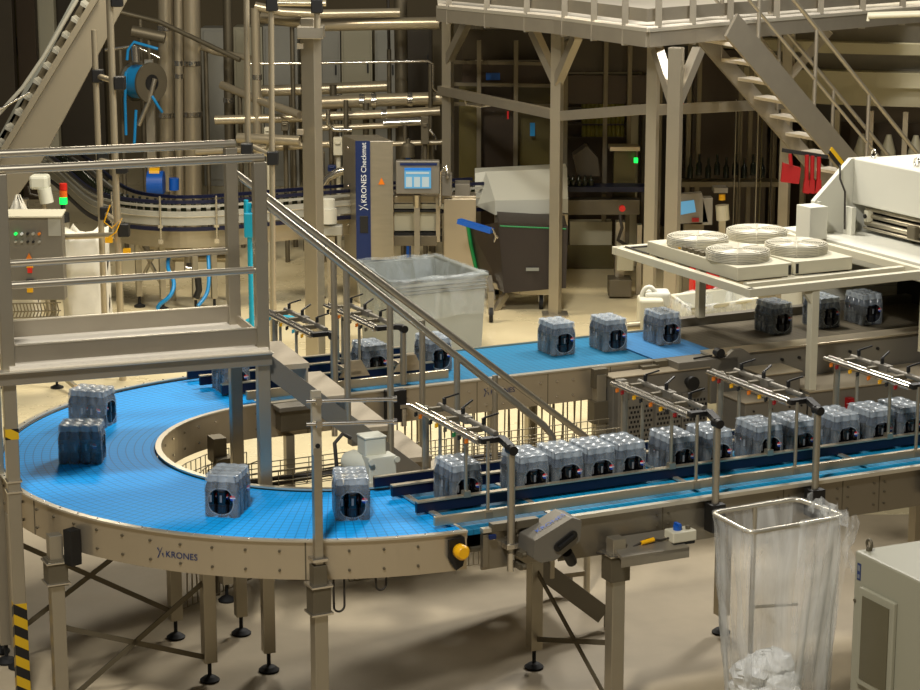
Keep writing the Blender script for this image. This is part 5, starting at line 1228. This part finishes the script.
b=MB(); T(b,((620,215,22.9),(622,228,22.85),(618,240,22.9),(628,246,22.9)),.02,6); b.build('cable','cable',fe)
# bottles visible inside the filler
yme=None
for i in range(30):
    x=584+(i%10)*4.2; y=(109,124,137)[i//10]; p=at(x,y,25.55)
    if yme is None:
        b=MB(); b.lathe((0,0,0),[(.03,0),(.032,.01),(.032,.1),(.026,.125),(.014,.15),(.013,.17),(.015,.172),(.015,.185)],10); o=b.build('bottle','ybot'); yme=o.data
    else: o=bpy.data.objects.new('bottle',yme); COL.objects.link(o)
    o.location=p; tag(o,'yellow green bottle in the rows inside the dark filling machine','bottle','yellow green bottles inside the filling machine')
for x in (568,573,579,585,591): 
    p=at(x,187,24.3); o=bpy.data.objects.new('bottle',bme2); COL.objects.link(o); o.location=p; tag(o,'dark bottle on the bottle track right of the white hood','bottle','bottles on the track by the hood')
for y in (109,124,137): b=MB(); pbox(566,y,628,y+1.5,25.5,.2,mb=b); b.build('bottle_shelf','dark',fe)
# second screen and line details right
h2=thing('operator_screen','tilted operator terminal with small blue display under the mezzanine','screen',base(694,21.5))
b=MB(); b.prism([at(x,y,21.5) for x,y in ((676,195),(702,193),(708,222),(678,224))],(0,.12,0)); b.build('housing','gsteel',h2,.006)
b=MB(); b.prism([at(x,y,21.49) for x,y in ((679,202),(694,200),(696,212),(680,215))],(0,.005,0)); b.build('display','screen',h2)
b=MB(); pbox(702,198,713,225,21.5,.15,mb=b); b.build('side_box','gsteel',h2,.006); k=at(694,224,21.55); b=MB(); b.box((k.x,21.6,k.z/2),(.2,.12,k.z)); b.build('pedestal','dsteel',h2)
b=MB(); pbox(692,218,699,222,21.485,.02,mb=b); b.build('red_mark','red',h2)
wd=thing('dosing_head','white capped dosing unit with yellow top behind the operator terminal','dosing unit',base(722,22.5))
b=MB(); T(b,((722,205,22.5),(723,220,22.5)),.07,12); b.build('canister','white2',wd); b=MB(); T(b,((722,194,22.5),(722,200,22.5)),.035,10); b.build('cap','yellow',wd)
b=MB(); pbox(714,188,728,193,22.4,.2,mb=b); b.build('cover','gsteel',wd); k=at(722,220,22.5); b=MB(); b.box((k.x,22.5,k.z/2),(.07,.07,k.z)); b.build('stand_post','post',wd)
# rotating carousel at the right
cr=thing('filler_carousel','large round filling carousel with pale curved bands at the upper right','machine',(6.2,29.5,0))
FR=Matrix.Translation((6.2,29.5,0))
for y0,y1,R,m in ((-20,22,4.6,'gsteel'),(22,44,4.5,'gsteel'),(44,55,4.75,'cream'),(55,73,4.5,'gsteel'),(73,88,4.75,'cream'),(88,108,4.6,'cream')):
    z1=at(870,y0,24.9).z; z0=at(870,y1,24.9).z; b=MB(FR); b.ring(R-.3,R,z0,z1,PI*1.05,PI*1.95,48); b.build('curved_band',m,cr)
for k in range(14):
    a=PI*1.2+k*.09; b=MB(FR); b.box((4.4*math.cos(a),4.4*math.sin(a),1.0),(.06,.06,1.6),a); b.build('carousel_post','post',cr)
for k in range(16):
    a=PI*1.2+k*.075; b=MB(FR); b.lathe((4.2*math.cos(a),4.2*math.sin(a),.9),[(.05,0),(.09,.1),(.09,.4),(.03,.6)],10); b.build('filling_valve','cream' if k in (8,9,10) else 'dsteel',cr)
b=MB(FR); b.ring(2.0,3.9,0,1.6,PI,PI*2,24); b.build('drum_body','brown',cr)
for i in range(9):
    p=at(690+i*9,178-(i%2)*3,24.6); b=MB(); b.tube([p,p+V((0,0,.12)),p+V((0,0,.16)),p+V((0,0,.24))],[.035,.035,.014,.014],8); tag(b.build('bottle','gbot'),'dark bottle on the shadowy line under the mezzanine stair','bottle','dark bottles on the line under the stair')
b=MB(); pbox(682,182,780,187,24.5,.3,mb=b); b.build('bottle_track','dsteel',fe)
for x,m in ((733,'post'),(738,'dsteel'),(755,'post'),(759,'olive'),(770,'dark')): b=MB(); pbox(x,100,x+3.5,240,24.3,.06,mb=b,toe=True); b.build('cable_duct',m,fe)
# small pump row and boxes over the line between column and cabinet
for i,(x,y,w,h,m,l,nm,c_) in enumerate(((338,146,9,18,'white2','white box with red print left of the inspection cabinet','first_aid_box','box'),(322,155,6,8,'steel','small steel cylinder left of the white box','canister','canister'),(332,168,8,6,'nblue','small blue actuator left of the inspection cabinet','actuator','actuator'),(408,150,14,14,'dsteel','steel canister above the operator screen','canister','canister'),(425,130,8,28,'dsteel','upright dark actuator above the operator screen','actuator','actuator'),(408,156,5,5,'blue','tiny blue valve knob above the operator screen','valve','valve'),(268,132,7,10,'white2','small white sensor box beside the thin tubes','sensor_box','box'),(285,126,7,9,'dsteel','small steel manifold left of the broad column','manifold','manifold'))):
    p=at(x,y,25.2); b=MB(); s=1/85; 
    if i in (1,3): b.lathe((p.x,25.2,p.z-h*s/2),[(w*s/2,0),(w*s/2,h*s*.8),(w*s/3,h*s)],12); b.cyl((p.x,25.2,p.z+h*s/2),w*s/6,.05,8)
    else: b.box(p,(w*s,.1,h*s)); b.box(p+V((0,-.06,h*s*.2)),(w*s*.6,.03,h*s*.15))
    b.cyl((p.x,25.25,.0),.03,p.z-h*s/2,8); tag(b.build(nm,m,None,.008),l,c_)
#@@B1
# ================================================================ light
w=bpy.data.worlds.new('world'); SC.world=w; w.use_nodes=True
w.node_tree.nodes['Background'].inputs[0].default_value=(1,.93,.80,1); w.node_tree.nodes['Background'].inputs[1].default_value=.058
def lamp(name,loc,tgt,size,sy,p,c=(1,.92,.78)):
    l=bpy.data.lights.new(name,'AREA'); l.shape='RECTANGLE'; l.size=size; l.size_y=sy; l.energy=p; l.color=c
    o=bpy.data.objects.new(name,l); COL.objects.link(o); o.location=loc; o.rotation_euler=(V(tgt)-V(loc)).to_track_quat('-Z','Y').to_euler()
lamp('unseen_lamp',(-1.5,5,10),(-.5,12.5,1),1.1,1.1,1000,(1,.965,.90))
lamp('unseen_lamp',(.8,17.6,6.5),(.6,16.9,0),1.2,1.2,390,(1,.955,.87))  # added out of view to brighten the floor inside the U
lamp('unseen_lamp',(-3,20.8,6.2),(-3,20.5,0),1.4,1.4,310,(1,.89,.70))  # unseen source, hung low to brighten the floor at the back left
lamp('unseen_lamp',(6,24,6.2),(5.5,25.5,1.5),1.2,1.2,170,(1,.92,.74))  # added out of view to lift the dark carousel bands
lamp('unseen_lamp',(5,18.5,7),(3.4,17.5,1.5),1.2,1.2,400,(1,.96,.9))  # added out of view to brighten the mezzanine stair treads
SC.view_settings.view_transform='Standard'; SC.view_settings.look='None'; SC.view_settings.gamma=1; SC.view_settings.exposure=-.06
SC.cycles.transparent_max_bounces=16
